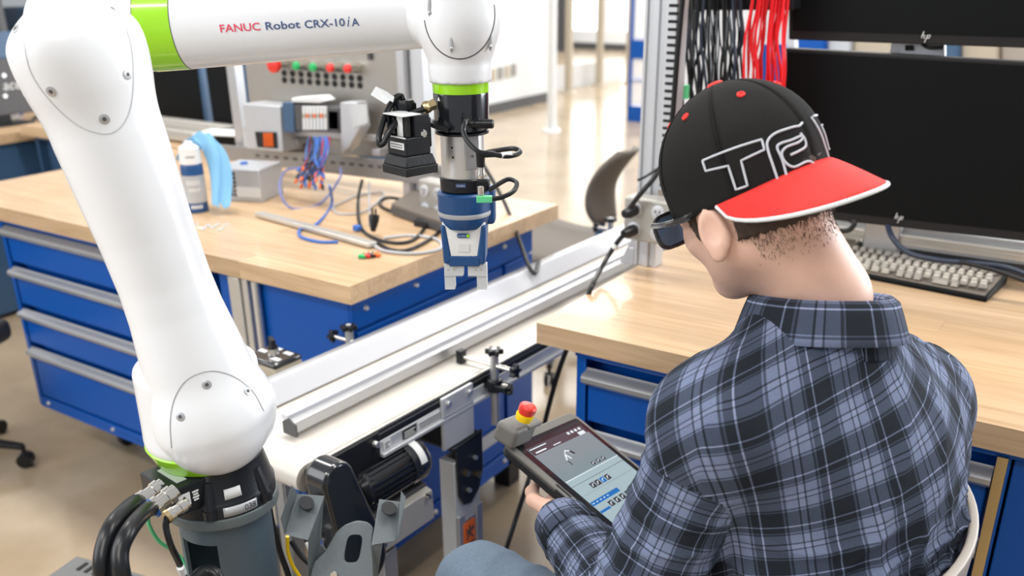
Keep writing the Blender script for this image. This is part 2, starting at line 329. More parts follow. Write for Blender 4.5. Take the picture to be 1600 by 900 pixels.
def sdf_mesh(fn, lo, hi, h, B=8, pad=1.0, proj=2):
    lo = np.asarray(lo, float); hi = np.asarray(hi, float); nb = np.ceil((hi-lo)/(h*B)).astype(int); N = nb*B+1
    gi = np.stack(np.meshgrid(*[np.arange(n) for n in nb], indexing='ij'), -1).reshape(-1, 3)
    cen = lo+(gi+.5)*B*h; f = fn(cen); gi = gi[np.abs(f) < B*h*.87*1.25*pad+h]
    loc = np.stack(np.meshgrid(*[np.arange(B+1)]*3, indexing='ij'), -1).reshape(-1, 3)
    vals = []
    for c0 in range(0, len(gi), 800):
        g = gi[c0:c0+800]; idx = (g[:, None, :]*B+loc[None]).reshape(-1, 3); vals.append(fn(lo+idx*h).reshape(len(g), B+1, B+1, B+1))
    Vv = np.concatenate(vals); s = Vv < 0
    key = lambda ijk: (ijk[..., 0]*(N[1]+2)+ijk[..., 1])*(N[2]+2)+ijk[..., 2]
    cnt = np.zeros((len(gi), B, B, B), int); acc = np.zeros((len(gi), B, B, B, 3)); ne = np.zeros((len(gi), B, B, B))
    for a in (0, 1):
        for b in (0, 1):
            for c in (0, 1): cnt += s[:, a:a+B, b:b+B, c:c+B]
    for ax in range(3):
        for a in (0, 1):
            for b in (0, 1):
                o0 = [0, 0, 0]; o1 = [0, 0, 0]; oth = [k for k in range(3) if k != ax]; o0[oth[0]] = a; o0[oth[1]] = b; o1 = list(o0); o1[ax] = 1
                f0 = Vv[:, o0[0]:o0[0]+B, o0[1]:o0[1]+B, o0[2]:o0[2]+B]; f1 = Vv[:, o1[0]:o1[0]+B, o1[1]:o1[1]+B, o1[2]:o1[2]+B]
                cr = (f0 < 0) != (f1 < 0); t = np.where(cr, f0/(f0-f1+1e-20), 0)
                p = np.zeros(f0.shape+(3,)); p[..., oth[0]] = a; p[..., oth[1]] = b; p[..., ax] = t
                acc += p*cr[..., None]; ne += cr
    act = (cnt > 0) & (cnt < 8); wb = np.argwhere(act); cell = gi[wb[:, 0]]*B+wb[:, 1:]
    pos = lo+(cell+acc[act]/ne[act][:, None])*h; keys = key(cell); od = np.argsort(keys); keys = keys[od]; pos = pos[od]
    quads = []
    for ax in range(3):
        s0 = [slice(None)]+[slice(0, B)]*3; s1 = [slice(None)]+[slice(0, B)]*3; s1[ax+1] = slice(1, B+1)
        a0 = s[tuple(s0)]; a1 = s[tuple(s1)]; cr = a0 != a1; wb = np.argwhere(cr); e = gi[wb[:, 0]]*B+wb[:, 1:]; fl = a0[cr]
        oth = [(ax+1) % 3, (ax+2) % 3]; ks = []
        for (da, db) in ((0, 0), (-1, 0), (-1, -1), (0, -1)):
            q = e.copy(); q[:, oth[0]] += da; q[:, oth[1]] += db; ks.append(q)
        ok = np.ones(len(e), bool); ids = []
        for q in ks:
            kq = key(q); i = np.searchsorted(keys, kq); i = np.minimum(i, len(keys)-1); ok &= (keys[i] == kq) & (q.min(axis=1) >= 0); ids.append(i)
        ids = np.stack(ids, 1); ids[~fl] = ids[~fl][:, ::-1]; quads.append(ids[ok])
    Q = np.concatenate(quads)
    for _ in range(proj):
        f0 = fn(pos); e = h*.3; g = np.stack([fn(pos+np.eye(3)[k]*e)-fn(pos-np.eye(3)[k]*e) for k in range(3)], 1)/(2*e)
        g2 = (g*g).sum(1)+1e-6; st = -(f0/np.maximum(g2, .2))[:, None]*g; ln = np.linalg.norm(st, axis=1, keepdims=True); st *= np.minimum(1, h*.8/(ln+1e-9)); pos = pos+st
    return pos, Q
def sdf_obj(pos, Q, name, mt, parent, uvf=None, label=None):
    org = ORG[parent.name]; me = bpy.data.meshes.new(name); me.from_pydata((pos-org).tolist(), [], Q.tolist())
    me.polygons.foreach_set('use_smooth', np.ones(len(Q), bool)); me.materials.append(mt)
    if uvf is not None:
        ul = me.uv_layers.new(name='uv'); ul.data.foreach_set('uv', uvf(pos, Q).reshape(-1))
    o = bpy.data.objects.new(name, me); COL.objects.link(o); o.parent = parent; ORG[o.name] = org
    if label: o['label'] = label
    return o
def march(fn, p, d, n=60):
    p = np.array(p, float); d = nrm(d)
    for _ in range(n):
        f = float(fn(p[None])[0]); p = p+d*f
        if abs(f) < 2e-5: break
    return p
# ================================================================ THE ROOM
m = MB(); m.bb(-12, 6, -4, 20, -.1, 0); struct(m, 'floor', K['floor'], smooth=False)
m = MB(); m.bb(-6.4, -6.2, -4, 10.1, 0, 4); struct(m, 'wall_left', K['wall_paint'], smooth=False)
m = MB(); m.bb(-6.2, -6.185, -4, 10.1, 0, .11); m.bb(-6.4, -6.2, 10.1, 10.115, 0, .11); struct(m, 'baseboard_left', K['dark_gray'], smooth=False)
m = MB(); m.bb(-12, 6, 17, 17.2, 0, .35); m.bb(-12, 6, 17, 17.2, 3.0, 4); 
for x in (-12, -10.6, -9.2, -7.8, -6.4, -5.0, -3.6, -2.2, -.8, .6, 2.0): m.bb(x-.12, x+.12, 17, 17.2, .35, 3.0)
struct(m, 'wall_back', K['wall_paint'], smooth=False)
for i, x in enumerate((-11.3, -9.9, -8.5, -7.1, -5.7, -4.3, -2.9, -1.5, -.1, 1.3)):
    m = MB(); m.bb(x-.58, x+.58, 17.05, 17.1, .35, 3.0); struct(m, 'window_%d' % (i+1), K['window_glow'], smooth=False)
m = MB(); m.bb(-12, 6, 16.98, 17, 0, .12); struct(m, 'baseboard_back', K['dark_gray'], smooth=False)
# wall sockets
for i, px in enumerate((771, 782, 793, 803)):
    p = onx(px, 113-(px-787)*.25, -6.19)
    m = MB(); m.box(p, (.012, .09, .13)); o = build(m, 'wall_plate', K['gray_plastic'] if i % 2 else K['cream_metal'], bevel=.003)
    tag(o, 'small %s wall plate on the far white wall, %s from the wrist' % (('beige', 'grey')[i % 2], ('first', 'second', 'third', 'last')[i]), 'wall plate', 'wall plates on the white wall')
# posts
def post(px, py, wpx, h, mt, label):
    b = onz(px, py, 0); dd = np.dot(b-CAM, FW); w_ = wpx*dd/F_PX
    t = thing('square_post', label, 'post', tuple(b)); m = MB(); m.bb(b[0]-w_/2, b[0]+w_/2, b[1]-w_/2, b[1]+w_/2, 0, h); build(m, 'shaft', mt, t, bevel=.01)
    m = MB(); m.cyl(b, b+A(0, 0, .02), w_*1.3, w_*1.2); build(m, 'foot_plate', mt, t); return t
post(862, 205, 11, 3.2, K['wall_paint'], 'white post with a round foot plate, nearest of the far posts')
post(888, 145, 10, 3.2, K['cream_metal'], 'beige post standing far off, just right of the white post')
post(936, 133, 9, 3.2, K['cream_metal'], 'slim beige post second to the right of the white post')
post(981, 131, 8, 3.2, K['cream_metal'], 'slim beige post beside the blue rack frame')
m = MB(); a = onz(842, 153, 0); b = onz(985, 131, 0); d = nrm(b-a); pq = A(-.35, .35, 0); m.prism([a+pq, b+pq, b+pq+A(0, 0, .3), a+pq+A(0, 0, .3)], np.cross(d, A(0, 0, 1))*.04)
tag(build(m, 'low_partition', K['wall_paint'], smooth=False), 'low white partition panel running between the far beige posts', 'partition')
# dark column by the windows
m = MB(); b = ony(880, 85, 16.4); m.bb(b[0]-.12, b[0]+.12, 16.3, 16.5, 0, 3.6); tag(build(m, 'dark_mullion', K['dark_gray'], smooth=False), 'dark tall mullion post in front of the far windows', 'post')
# blue rack with bright openings
b = A(-4.32, 9.2, 0)
t = thing('blue_rack', 'tall blue steel rack, openings backed in white for daylight, left of the slotted aluminium post', 'rack', tuple(b))
for z0, z1 in ((0, .165), (.425, .437), (.645, .83), (2.0, 2.1)):
    m = MB(); m.bb(-4.63, -3.95, 9.17, 9.2, z0, z1); build(m, 'cross_panel', K['blue_paint'], t, bevel=.004)
for x in (-4.632, -3.97):
    m = MB(); m.bb(x, x+.02, 9.17, 9.23, 0, 2.1); build(m, 'upright', K['blue_paint'], t, bevel=.004)
K['rack_daylight_white'] = mat('rack_daylight_white', (.88, .88, .88), .5, var=.01)  # white paint stands in for daylight seen through the rack
for z0, z1 in ((.17, .42), (.44, .64), (.835, 1.98)):
    m = MB(); m.bb(-4.605, -3.98, 9.2, 9.22, z0, z1); build(m, 'panel', K['rack_daylight_white'], t, bevel=.01)  # backing sheets painted as the bright see-through openings
# ================================================================ BENCHES
def worktop(x0, x1, y0, y1, z1, label, th=.044, n=None, mt=None):
    t = thing('worktop', label, 'worktop', ((x0+x1)/2, (y0+y1)/2, z1-th)); n = n or int(round((y1-y0)/.062)); w_ = (y1-y0)/n
    for i in range(n):
        # each stave is two or three lengths end to end
        cuts = [x0]+sorted(x0+(x1-x0)*(RNG.uniform(.2, .45)+k*.4) for k in range(1 if x1-x0 < 1.2 else 2))+[x1]
        for a, c in zip(cuts[:-1], cuts[1:]):
            m = MB(); m.bb(a+.0002, c-.0002, y0+i*w_+.0002, y0+(i+1)*w_-.0002, z1-th, z1); build(m, 'stave', K['maple'], t, smooth=False)
    return t
LX0, LX1, LY0, LY1 = -3.21, -1.412, 1.453, 2.365
worktop(LX0, LX1, LY0, LY1, .9, 'light maple butcher-block worktop left of the conveyor, wires and spray can on it')
RX0, RX1, RY0, RY1 = -.934, .95, 1.483, 2.50
worktop(RX0, RX1, RY0, RY1, .9, 'light maple butcher-block worktop under the two monitors and keyboard')
def handle(m, x0, x1, y, z):
    pr = [(0, 0), (-.012, .002), (-.024, .012), (-.026, .022), (-.02, .028), (-.006, .03), (0, .036)]
    m.prism([(x0, y+a, z+c-.012) for a, c in pr], (x1-x0, 0, 0))
def cab(name, label, x0, x1, y0, y1, z0, z1, drawers=(), mt='blue_paint', base=None):
    t = thing(name, label, 'cabinet', ((x0+x1)/2, (y0+y1)/2, z0)); m = MB(); k = .012
    m.bb(x0, x0+.02, y0, y1, z0, z1); m.bb(x1-.02, x1, y0, y1, z0, z1); m.bb(x0+.02, x1-.02, y1-.02, y1, z0, z1); m.bb(x0+.02, x1-.02, y0, y1-.02, z0, z0+.035); m.bb(x0+.02, x1-.02, y0, y1-.02, z1-.02, z1)
    m.bb(x0+.02, x1-.02, y0+.04, y0+.05, z0+.035, z1-.02)
    build(m, 'body', K[mt], t, bevel=.002)
    for zt, zb in drawers:
        m = MB(); m.bb(x0+.026, x1-.026, y0+.002, y0+.03, zb, zt-.026); d = build(m, 'drawer', K[mt], t, bevel=.003)
        m = MB(); handle(m, x0+.022, x1-.022, y0+.004, zt-.03); build(m, 'handle', K['alu'], d, label='ribbed aluminium drawer handle')
    return t
t = cab('drawer_cabinet', 'blue steel drawer cabinet with four aluminium handles under the left bench end', -2.93, -1.93, 1.483, 2.27, .2, .853, [(.835, .712), (.7, .57), (.558, .436), (.424, .243)])
for x in (-2.875, -2.521, -2.1):
    m = MB(); m.cyl((x, 1.483, .218), (x, 1.478, .218), .008, .006, 12); build(m, 'screw', K['steel'], t)
for x in (-2.78, -2.04):
    for y in (1.68, 2.15):
        m = MB(); m.cyl((x-.012, y, .03), (x+.012, y, .03), .03); m.bb(x-.012, x+.012, y-.012, y+.012, .05, .2); build(m, 'caster', K['rubber'], t)
t = thing('bench_pedestal', 'blue steel end pedestal of the left bench, facing the conveyor', 'cabinet', (-1.67, 1.87, .11))
m = MB(); m.bb(-1.9, -1.45, 1.483, 2.265, .11, .853); build(m, 'body', K['blue_paint'], t, bevel=.003)
m = MB(); m.bb(-1.45, -1.44, 1.483, 2.265, .775, .853); m.bb(-1.45, -1.44, 2.12, 2.265, .11, .77); m.bb(-1.45, -1.444, 1.5, 2.11, .17, .765); m.bb(-1.45, -1.44, 1.483, 2.265, .11, .165); build(m, 'side_panel', K['blue_paint'], t, bevel=.003)
for y, z in ((1.718, .824), (2.115, .827), (1.53, .82), (1.75, .14), (2.1, .14)):
    m = MB(); m.cyl((-1.44, y, z), (-1.434, y, z), .008, .005, 12); build(m, 'screw', K['steel'], t)
m = MB(); m.bb(-1.842, -1.8, 1.462, 1.483, .13, .85); m.bb(-1.795, -1.775, 1.465, 1.483, .13, .85); build(m, 'door_handle_strip', K['alu_beige'], t, bevel=.003, label='tall beige aluminium strip down the cabinet front')
m = MB(); m.cyl((-1.75, 1.472, .13), (-1.75, 1.472, .85), .011, n=12); build(m, 'hinge_rod', K['steel'], t)
m = MB(); m.box((-1.438, 2.03, .25), (.003, .2, .045)); build(m, 'label_plate', K['label_silver'], t)
for x in (-1.85, -1.5):
    for y in (1.55, 2.2): m = MB(); m.bb(x-.03, x+.03, y-.03, y+.03, 0, .11); build(m, 'foot', K['black'], t)
# right hand cabinets
t = cab('drawer_cabinet', 'blue drawer cabinet under the right bench, between the tablet and the seated person', -.856, -.062, 1.512, 2.28, .1, .853, [(.82, .695), (.683, .56), (.548, .425), (.413, .29), (.278, .15)])
m = MB(); m.bb(-.082, -.066, 1.5, 1.512, .13, .84); build(m, 'lock_bar', K['brass'], t, label='brown brass-coloured lock bar beside the drawers')
for x in (-.82, -.1):
    for y in (1.58, 2.2): m = MB(); m.bb(x-.03, x+.03, y-.03, y+.03, 0, .1); build(m, 'foot', K['black'], t)
m = MB(); m.bb(-.856, .9, 1.505, 1.53, .838, .856); build(m, 'top_rail', K['blue_paint'], t, bevel=.002)
t = thing('door_cabinet', 'blue cabinet door with a long silver hinge at the right frame edge', 'cabinet', (.4, 1.9, .1))
m = MB(); m.bb(-.058, .9, 1.53, 2.28, .1, .836); m.bb(-.058, -.0, 1.512, 1.53, .1, .836); build(m, 'body', K['blue_paint'], t, bevel=.002)
m = MB(); m.bb(.012, .86, 1.51, 1.528, .12, .82); build(m, 'door', K['blue_paint'], t, bevel=.003)
m = MB(); m.cyl((.006, 1.508, .12), (.006, 1.508, .82), .005, n=10); build(m, 'hinge', K['steel'], t)
for x in (0, .83): m = MB(); m.bb(x-.03, x+.03, 1.6, 1.66, 0, .1); build(m, 'foot', K['black'], t)
# ================================================================ BENCH BEHIND THE LEFT BENCH
worktop(-4.34, -2.62, 2.39, 3.1, .9, 'pale worktop behind the left bench, carrying the two dark monitors', n=6)
t = cab('steel_cabinet', 'slate blue cabinet under the far worktop, left of the robot arm', -4.3, -2.66, 2.43, 3.06, .05, .853, [], mt='slate_blue')
t = thing('flat_monitor', 'dark monitor behind the lime band of the robot forearm', 'monitor', (-3.45, 2.68, .9))
P0 = onpl(200, 198, A(-3.5, 2.7, 0), A(0, 1, 0)); 
def quad_on_y(Y, pts): return [ony(x, y, Y) for x, y in pts]
m = MB(); m.prism(quad_on_y(2.70, ((190, 60), (306, 60), (328, 211), (225, 198))), (0, .035, 0)); o = build(m, 'casing', K['slate_blue'], t, bevel=.004)
m = MB(); m.prism(quad_on_y(2.697, ((192, 62), (302, 62), (321, 206), (226, 193))), (0, .004, 0)); build(m, 'screen', K['screen_black'], t)
m = MB(); m.bb(-3.55, -3.35, 2.66, 2.8, .9, .915); m.bb(-3.47, -3.43, 2.73, 2.76, .915, 1.15); build(m, 'stand', K['black'], t, bevel=.004)
t = thing('flat_monitor', 'darker narrow monitor between the blue-edged monitor and the steel control panel', 'monitor', (-3.2, 2.6, .9))
m = MB(); m.prism(quad_on_y(2.62, ((314, 60), (362, 60), (386, 206), (334, 200))), (0, .035, 0)); build(m, 'casing', K['screen_black'], t, bevel=.004)
m = MB(); m.prism(quad_on_y(2.64, ((362, 60), (384, 60), (400, 190), (384, 200))), (0, .03, 0)); build(m, 'side_bar', K['slate_blue'], t, bevel=.003)
m = MB(); m.bb(-3.05, -2.95, 2.6, 2.7, .9, .91); m.bb(-3.01, -2.99, 2.66, 2.68, .91, 1.1); build(m, 'stand', K['black'], t)
m = MB(); p = onz(352, 207, .99); m.box(p, (.2, .13, .004), rz(.3)); tag(build(m, 'paper_sheet', K['label_white'], smooth=False), 'white sheet of paper lying under the narrow dark monitor', 'paper')
m = MB(); a = onz(338, 236, .905); b_ = onz(440, 262, .905); m.bb(-3.0, -2.65, 2.36, 2.62, .902, .985); tag(build(m, 'computer_case', K['screen_black'], bevel=.004), 'flat black computer case under the sheet of paper', 'computer')
for i, (z, y) in enumerate(((.93, 2.46), (.96, 2.52))):
    m = MB(); m.bb(-3.9, -3.03, y, y+.045, z-.02, z+.02); tag(build(m, 'aluminium_rail', K['alu_beige'], bevel=.003), '%s beige aluminium rail below the dark monitor' % ('front', 'rear')[i], 'rail')
# neighbouring bench on the far left with the rear of a monitor
worktop(-5.4, -4.4, 1.2, 3.2, .86, 'maple worktop at the left frame edge under the black monitor', n=8)
m = MB(); m.bb(-5.3, -4.42, 1.25, 3.15, .02, .815); o = build(m, 'steel_cabinet', K['slate_blue'], bevel=.004); tag(o, 'slate blue cabinet with dark seam at the left frame edge', 'cabinet')
t = thing('rear_facing_monitor', 'black monitor seen from behind with pale lettering, left frame edge', 'monitor', (-4.62, 2.5, .86))
m = MB(); m.bb(-4.66, -4.62, 2.2, 2.95, .91, 1.17); build(m, 'casing', K['dark_gray'], t, bevel=.006)
m = MB(); m.bb(-4.66, -4.63, 2.2, 2.95, 1.17, 1.29); build(m, 'upper_shell', K['slate_blue'], t, bevel=.004)
m = MB(); put_text(m, 'acer', onx(6, 141, -4.617), A(0, 1, 0), A(0, 0, 1), .03, .12, lift=.001, shear=.2); build(m, 'lettering', K['label_white'], t, smooth=False)
for px, py in ((6, 118), (8, 150), (40, 146)):
    m = MB(); p = onx(px, py, -4.62); m.cyl(p, p+A(.004, 0, 0), .01, n=12); build(m, 'screw', K['steel'], t)
m = MB(); m.bb(-4.72, -4.6, 2.4, 2.6, .86, .87); m.bb(-4.67, -4.65, 2.47, 2.53, .87, .95); build(m, 'stand', K['black'], t)
m = MB(); m.box(onz(14, 178, .89), (.06, .08, .06), rz(.2)); tag(build(m, 'white_box', K['label_white'], bevel=.004), 'small white box in front of the rear-facing monitor', 'box')
m = MB(); m.box(onz(28, 171, .89), (.03, .035, .06)); tag(build(m, 'blue_bottle_cap', K['blue_wire'], bevel=.006), 'small bright blue block next to the white box', 'block')
m = MB(); m.tube(spline([onz(75, 178, .875), onz(54, 185, .885), onz(52, 200, .865), onz(62, 206, .86)+A(.02, 0, -.02)]), .008); tag(build(m, 'cable', K['rubber']), 'black cable looped over the far left worktop edge', 'cable')
for i, (y0, z0, c) in enumerate(((3.4, 1.35, 'slate_blue'), (3.9, 1.4, 'label_silver'), (4.4, 1.33, 'cream_metal'), (4.9, 1.45, 'dark_gray'))):
    m = MB(); m.bb(-6.1, -5.8, y0, y0+.4, z0-.35, z0); tag(build(m, 'storage_bin', K[c], bevel=.01), '%s storage bin on the shelf behind the robot elbow' % ('blue', 'silver', 'tan', 'dark grey')[i], 'bin')
t = thing('shelf_unit', 'grey shelf unit on the left wall behind the robot elbow', 'shelf', (-5.95, 4.4, 0))
for z in (.4, .95, 1.6):
    m = MB(); m.bb(-6.15, -5.75, 3.2, 5.6, z-.02, z); build(m, 'shelf_board', K['dark_gray'], t)
for y in (3.2, 5.58):
    m = MB(); m.bb(-6.15, -5.75, y-.02, y+.02, 0, 2.0); build(m, 'upright', K['dark_gray'], t)
# ================================================================ THINGS ON THE LEFT BENCH
# trainer: steel control panel with buttons, DIN rail modules, slotted bar
YP = 2.2
t = thing('training_panel', 'upright steel control panel with push buttons and holes on the left bench', 'control panel', (-2.2, YP, .9))
pan = quad_on_y(YP, ((376, 40), (628, 30), (640, 246), (398, 238)))
m = MB(); m.prism(pan, (0, .03, 0)); build(m, 'panel', K['trainer_panel'], t, bevel=.003)
m = MB(); m.prism(quad_on_y(YP-.006, ((345, 250), (345, 243), (690, 281), (690, 291))), (0, -.05, 0)); m.bb(-2.64, -1.77, YP-.03, YP-.02, .93, .975)
a = ony(378, 243, YP-.04); b_ = ony(690, 268, YP-.04)
m = MB(); m.prism(quad_on_y(YP-.04, ((340, 226), (690, 258), (690, 292), (400, 257), (340, 247))), (0, .012, 0)); build(m, 'slotted_bar', K['slot_bar'], t, bevel=.002)
for k in range(20):
    u = k/19.; p = ony(402+u*280, 243+u*26, YP-.041); m = MB(); m.box(p, (.018, .002, .008)); build(m, 'slot', K['dark_gray'], t, smooth=False)
for k in range(10):
    for r in range(2):
        u = k/9.; p = ony(444+u*118+r*.5, 114+u*8.5+r*11, YP-.001); m = MB(); m.cyl(p, p+A(0, -.003, 0), .0095, n=14); build(m, 'hole', K['hole'], t)
m = MB(); m.bb(-1.86, -1.83, YP-.02, YP+.04, .9, 1.62); build(m, 'side_post', K['alu'], t, bevel=.003)
m = MB(); m.bb(-1.825, -1.78, YP, YP+.05, .9, 1.62); build(m, 'side_post', K['alu_white'], t, bevel=.003)
m = MB(); m.bb(-2.63, -2.59, YP, YP+.04, .9, 1.62); build(m, 'side_post', K['alu'], t, bevel=.003)
m = MB(); p = ony(578, 85, YP-.004); m.box(p, (.012, .012, .03)); build(m, 'hook', K['dark_gray'], t)
for i, (px, py, c) in enumerate(((441, 100, 'red'), (472, 103, 'green'), (498, 105, 'green'), (525, 106, 'red'), (552, 107, 'red'))):
    p = ony(px+8, py-2, YP); es = i == 0
    m = MB(); m.lathe(p, (0, -1, 0), [(0, .017), (.012, .017), (.03, .0145), (.045, .0145)], 20); b_ = build(m, 'button_collar', K['chrome'], t)
    m = MB(); m.lathe(p+A(0, -.045, 0), (0, -1, 0), [(0, .013), (.006, .013 if not es else .026), (.02 if es else .009, .026 if es else .012), (.026 if es else .01, .015 if es else .01)], 20); build(m, 'button_cap', K[c], b_, label=('large red mushroom cap' if es else None))
# DIN modules
YD = 2.1
m = MB(); m.prism(quad_on_y(YD+.05, ((380, 196), (600, 212), (600, 222), (380, 206))), (0, .01, 0)); m.bb(-2.3, -2.27, YD+.05, YP, 1.03, 1.05); m.bb(-1.95, -1.92, YD+.05, YP, 1.03, 1.05)
tag(build(m, 'mounting_rail', K['alu'], bevel=.002), 'horizontal metal mounting rail carrying the white modules', 'rail')
def module(pts, dep, mt, label, name='rail_module'):
    t = thing(name, label, 'module', tuple(ony(pts[0][0], pts[0][1], YD))); m = MB(); m.prism(quad_on_y(YD, pts), (0, dep, 0)); build(m, 'housing', K[mt], t, bevel=.003); return t
t = module(((378, 162), (437, 166), (442, 238), (386, 232)), .09, 'label_silver', 'large light grey power supply module left on the rail with orange terminals')
t['label'] = 'large light grey power supply module at the left of the rail'
m = MB(); m.prism(quad_on_y(YD-.004, ((398, 206), (431, 207), (433, 232), (402, 230))), (0, .005, 0)); tb = build(m, 'terminal_recess', K['hole'], t)
for k in range(5):
    m = MB(); m.prism(quad_on_y(YD-.009, ((411+k*3, 208), (412.3+k*3, 208), (413.8+k*3, 229), (412.5+k*3, 229))), (0, .005, 0)); build(m, 'terminal', K['orange'], tb)
t = module(((440, 160), (458, 160), (460, 208), (443, 206)), .08, 'slate_blue', 'narrow dark blue module beside the grey power supply')
t = module(((459, 163), (530, 168), (530, 208), (462, 204)), .06, 'dark_gray', 'grey input card rack with seven pale terminal strips')
for k in range(7):
    x = 472+k*5.5; m = MB(); m.prism(quad_on_y(YD-.006, ((x, 166), (x+4, 166.4), (x+5, 203), (x+1, 203))), (0, .007, 0)); s_ = build(m, 'terminal_strip', K['label_white'], t, bevel=.001)
    m = MB(); m.prism(quad_on_y(YD-.008, ((x+.6, 178), (x+3.6, 178), (x+3.8, 184), (x+.8, 184))), (0, .003, 0)); build(m, 'terminal_lamp', K['orange'] if k % 2 else K['cream_metal'], s_)
t = module(((512, 172), (529, 173), (530, 204), (513, 203)), .01, 'label_white', 'white label card standing at the right of the terminal strips', 'label_card')
t = module(((531, 160), (556, 160), (562, 200), (545, 230), (533, 240)), .05, 'label_silver', 'white end module with slanted side, right of the card rack')
m = MB(); m.prism(quad_on_y(YD-.003, ((545, 163), (572, 163), (574, 192), (552, 200))), (0, .004, 0)); build(m, 'cover', K['clear'], t)
t = module(((455, 153), (498, 150), (508, 158), (500, 161), (455, 160)), .05, 'label_white', 'white rounded cover on top of the module row')
# hanging wire bundle with coloured ferrules
for i in range(26):
    u = RNG.rand(); c = ('blue_wire', 'blue_wire', 'maroon_wire', 'dark_blue_wire')[RNG.randint(4)]; px = 482+u*34; ex = 463+RNG.rand()*45; ey = 262+RNG.rand()*32
    a = ony(px, 214, YD-.01); b_ = ony(px-6+RNG.rand()*6, 240, YD-.05-RNG.rand()*.03); e = ony(ex, ey, YD-.09-RNG.rand()*.06)
    t = thing('loose_wire', None, 'wire', tuple(a), 'loose wires hanging from the module row'); fc_ = ('orange', 'orange', 'blue_wire', 'rubber')[RNG.randint(4)]; t['label'] = 'thin loose %s wire with %s end hanging below the terminal strips' % ({'blue_wire': 'blue', 'maroon_wire': 'dark red', 'dark_blue_wire': 'near-black'}[c], {'orange': 'orange', 'blue_wire': 'blue', 'rubber': 'black'}[fc_]); t['group'] = 'loose wires hanging from the module row'
    m = MB(); m.tube(spline([a, b_, e], 6), .0026, 6); build(m, 'strand', K[c], t)
    d = nrm(e-b_); m = MB(); m.cyl(e, e+d*.014, .0045, .0038, 8); build(m, 'ferrule', K[fc_], t)
# spray can with cloth
cb = onz(296, 333, .9)+A(0, .03, 0); 
t = thing('spray_can', 'white-capped spray can with blue and silver label on the left bench', 'spray can', tuple(cb))
m = MB(); m.lathe(cb, (0, 0, 1), [(0, .03), (.003, .0325), (.13, .0325), (.142, .03), (.15, .024)], 32); cn = build(m, 'can', K['navy'], t)
m = MB(); m.lathe(cb+A(0, 0, .03), (0, 0, 1), [(0, .0329), (.08, .0329)], 32, cap=False); build(m, 'label_band', K['label_silver'], cn, label='silver grey printed label band')
m = MB(); m.lathe(cb+A(0, 0, .142), (0, 0, 1), [(0, .031), (.045, .029), (.05, .022), (.055, .0125), (.062, .011)], 32); build(m, 'cap', K['white_plastic'], t)
fr = nrm(A(-cb[0], -cb[1], 0)); sd = np.cross(A(0, 0, 1), fr)
def arcbar(m, q0, q1, z0, z1, R): m.grid([[cb+(fr*math.cos(q)+sd*math.sin(q))*R+A(0, 0, z) for q in np.linspace(q0, q1, 5)] for z in (z0, z1)])
m = MB()
for k in range(6): arcbar(m, -.62+k*.2, -.62+k*.2+.14, .083, .097, .0335); arcbar(m, -.5+k*.17, -.5+k*.17+.12, .064, .074, .0335)
for k in range(4): arcbar(m, -.5+k*.26, -.3+k*.26, .014+.0*k, .024, .0335)
build(m, 'print', K['label_white'], cn)
m = MB()
for k in range(5): arcbar(m, -.4+k*.17, -.28+k*.17, .162, .1655, .0316)
build(m, 'cap_print', K['ink'], cn)
m = MB(); Pg = []
for i in range(19):
    row = []; u = i/18.
    for j in range(9):
        v = j/8.-.5
        c_ = spline([cb+A(-.06, .0, .15), cb+A(-.035, .02, .2), cb+A(.01, .03, .222), cb+A(.06, .02, .17), cb+A(.085, .0, .1), cb+A(.105, -.03, .035)], 3)
        p = c_[min(i, len(c_)-1)] if len(c_) > i else c_[-1]; q = int(u*(len(c_)-1)); p = c_[q]
        row.append(p+A(.75, .45, 0)*v*(.085-.03*u)+A(.01*math.sin(9*v+u*4), .03, .012*math.cos(14*v+6*u)-abs(v)*.03))
    Pg.append(row)
m.grid(Pg); o = build(m, 'wiping_cloth', K['cloth_blue']); s = o.modifiers.new('t', 'SOLIDIFY'); s.thickness = .003; s2 = o.modifiers.new('s', 'SUBSURF'); s2.levels = s2.render_levels = 2
tag(o, 'light blue wiping cloth draped over the spray can', 'cloth')
# power supply box with vent holes
p = onz(378, 314, .9); b0 = A(p[0]-.02, p[1]+.06, .9); R_ = rz(.32)
t = thing('vented_box', 'grey metal box with vent slots, behind the cloth on the left bench', 'box', tuple(b0))
m = MB(); m.box(b0+A(0, 0, .05), (.15, .14, .1), R_); build(m, 'casing', K['label_silver'], t, bevel=.003)
for i in range(4):
    for j in range(6):
        m = MB(); m.box(b0+R_@A(-.055+i*.014, -.071, .02+j*.013), (.007, .003, .009), R_); build(m, 'vent_slot', K['hole'], t, smooth=False)
m = MB(); m.box(b0+R_@A(.03, -.071, .03), (.085, .002, .03), R_); build(m, 'sticker', K['label_white'], t)
m = MB(); m.cyl(b0+A(-.02, .0, .1), b0+A(-.02, 0, .106), .012, n=16); tag(build(m, 'round_dial', K['blue_wire']), 'small blue round dial on top of the vented box', 'dial')
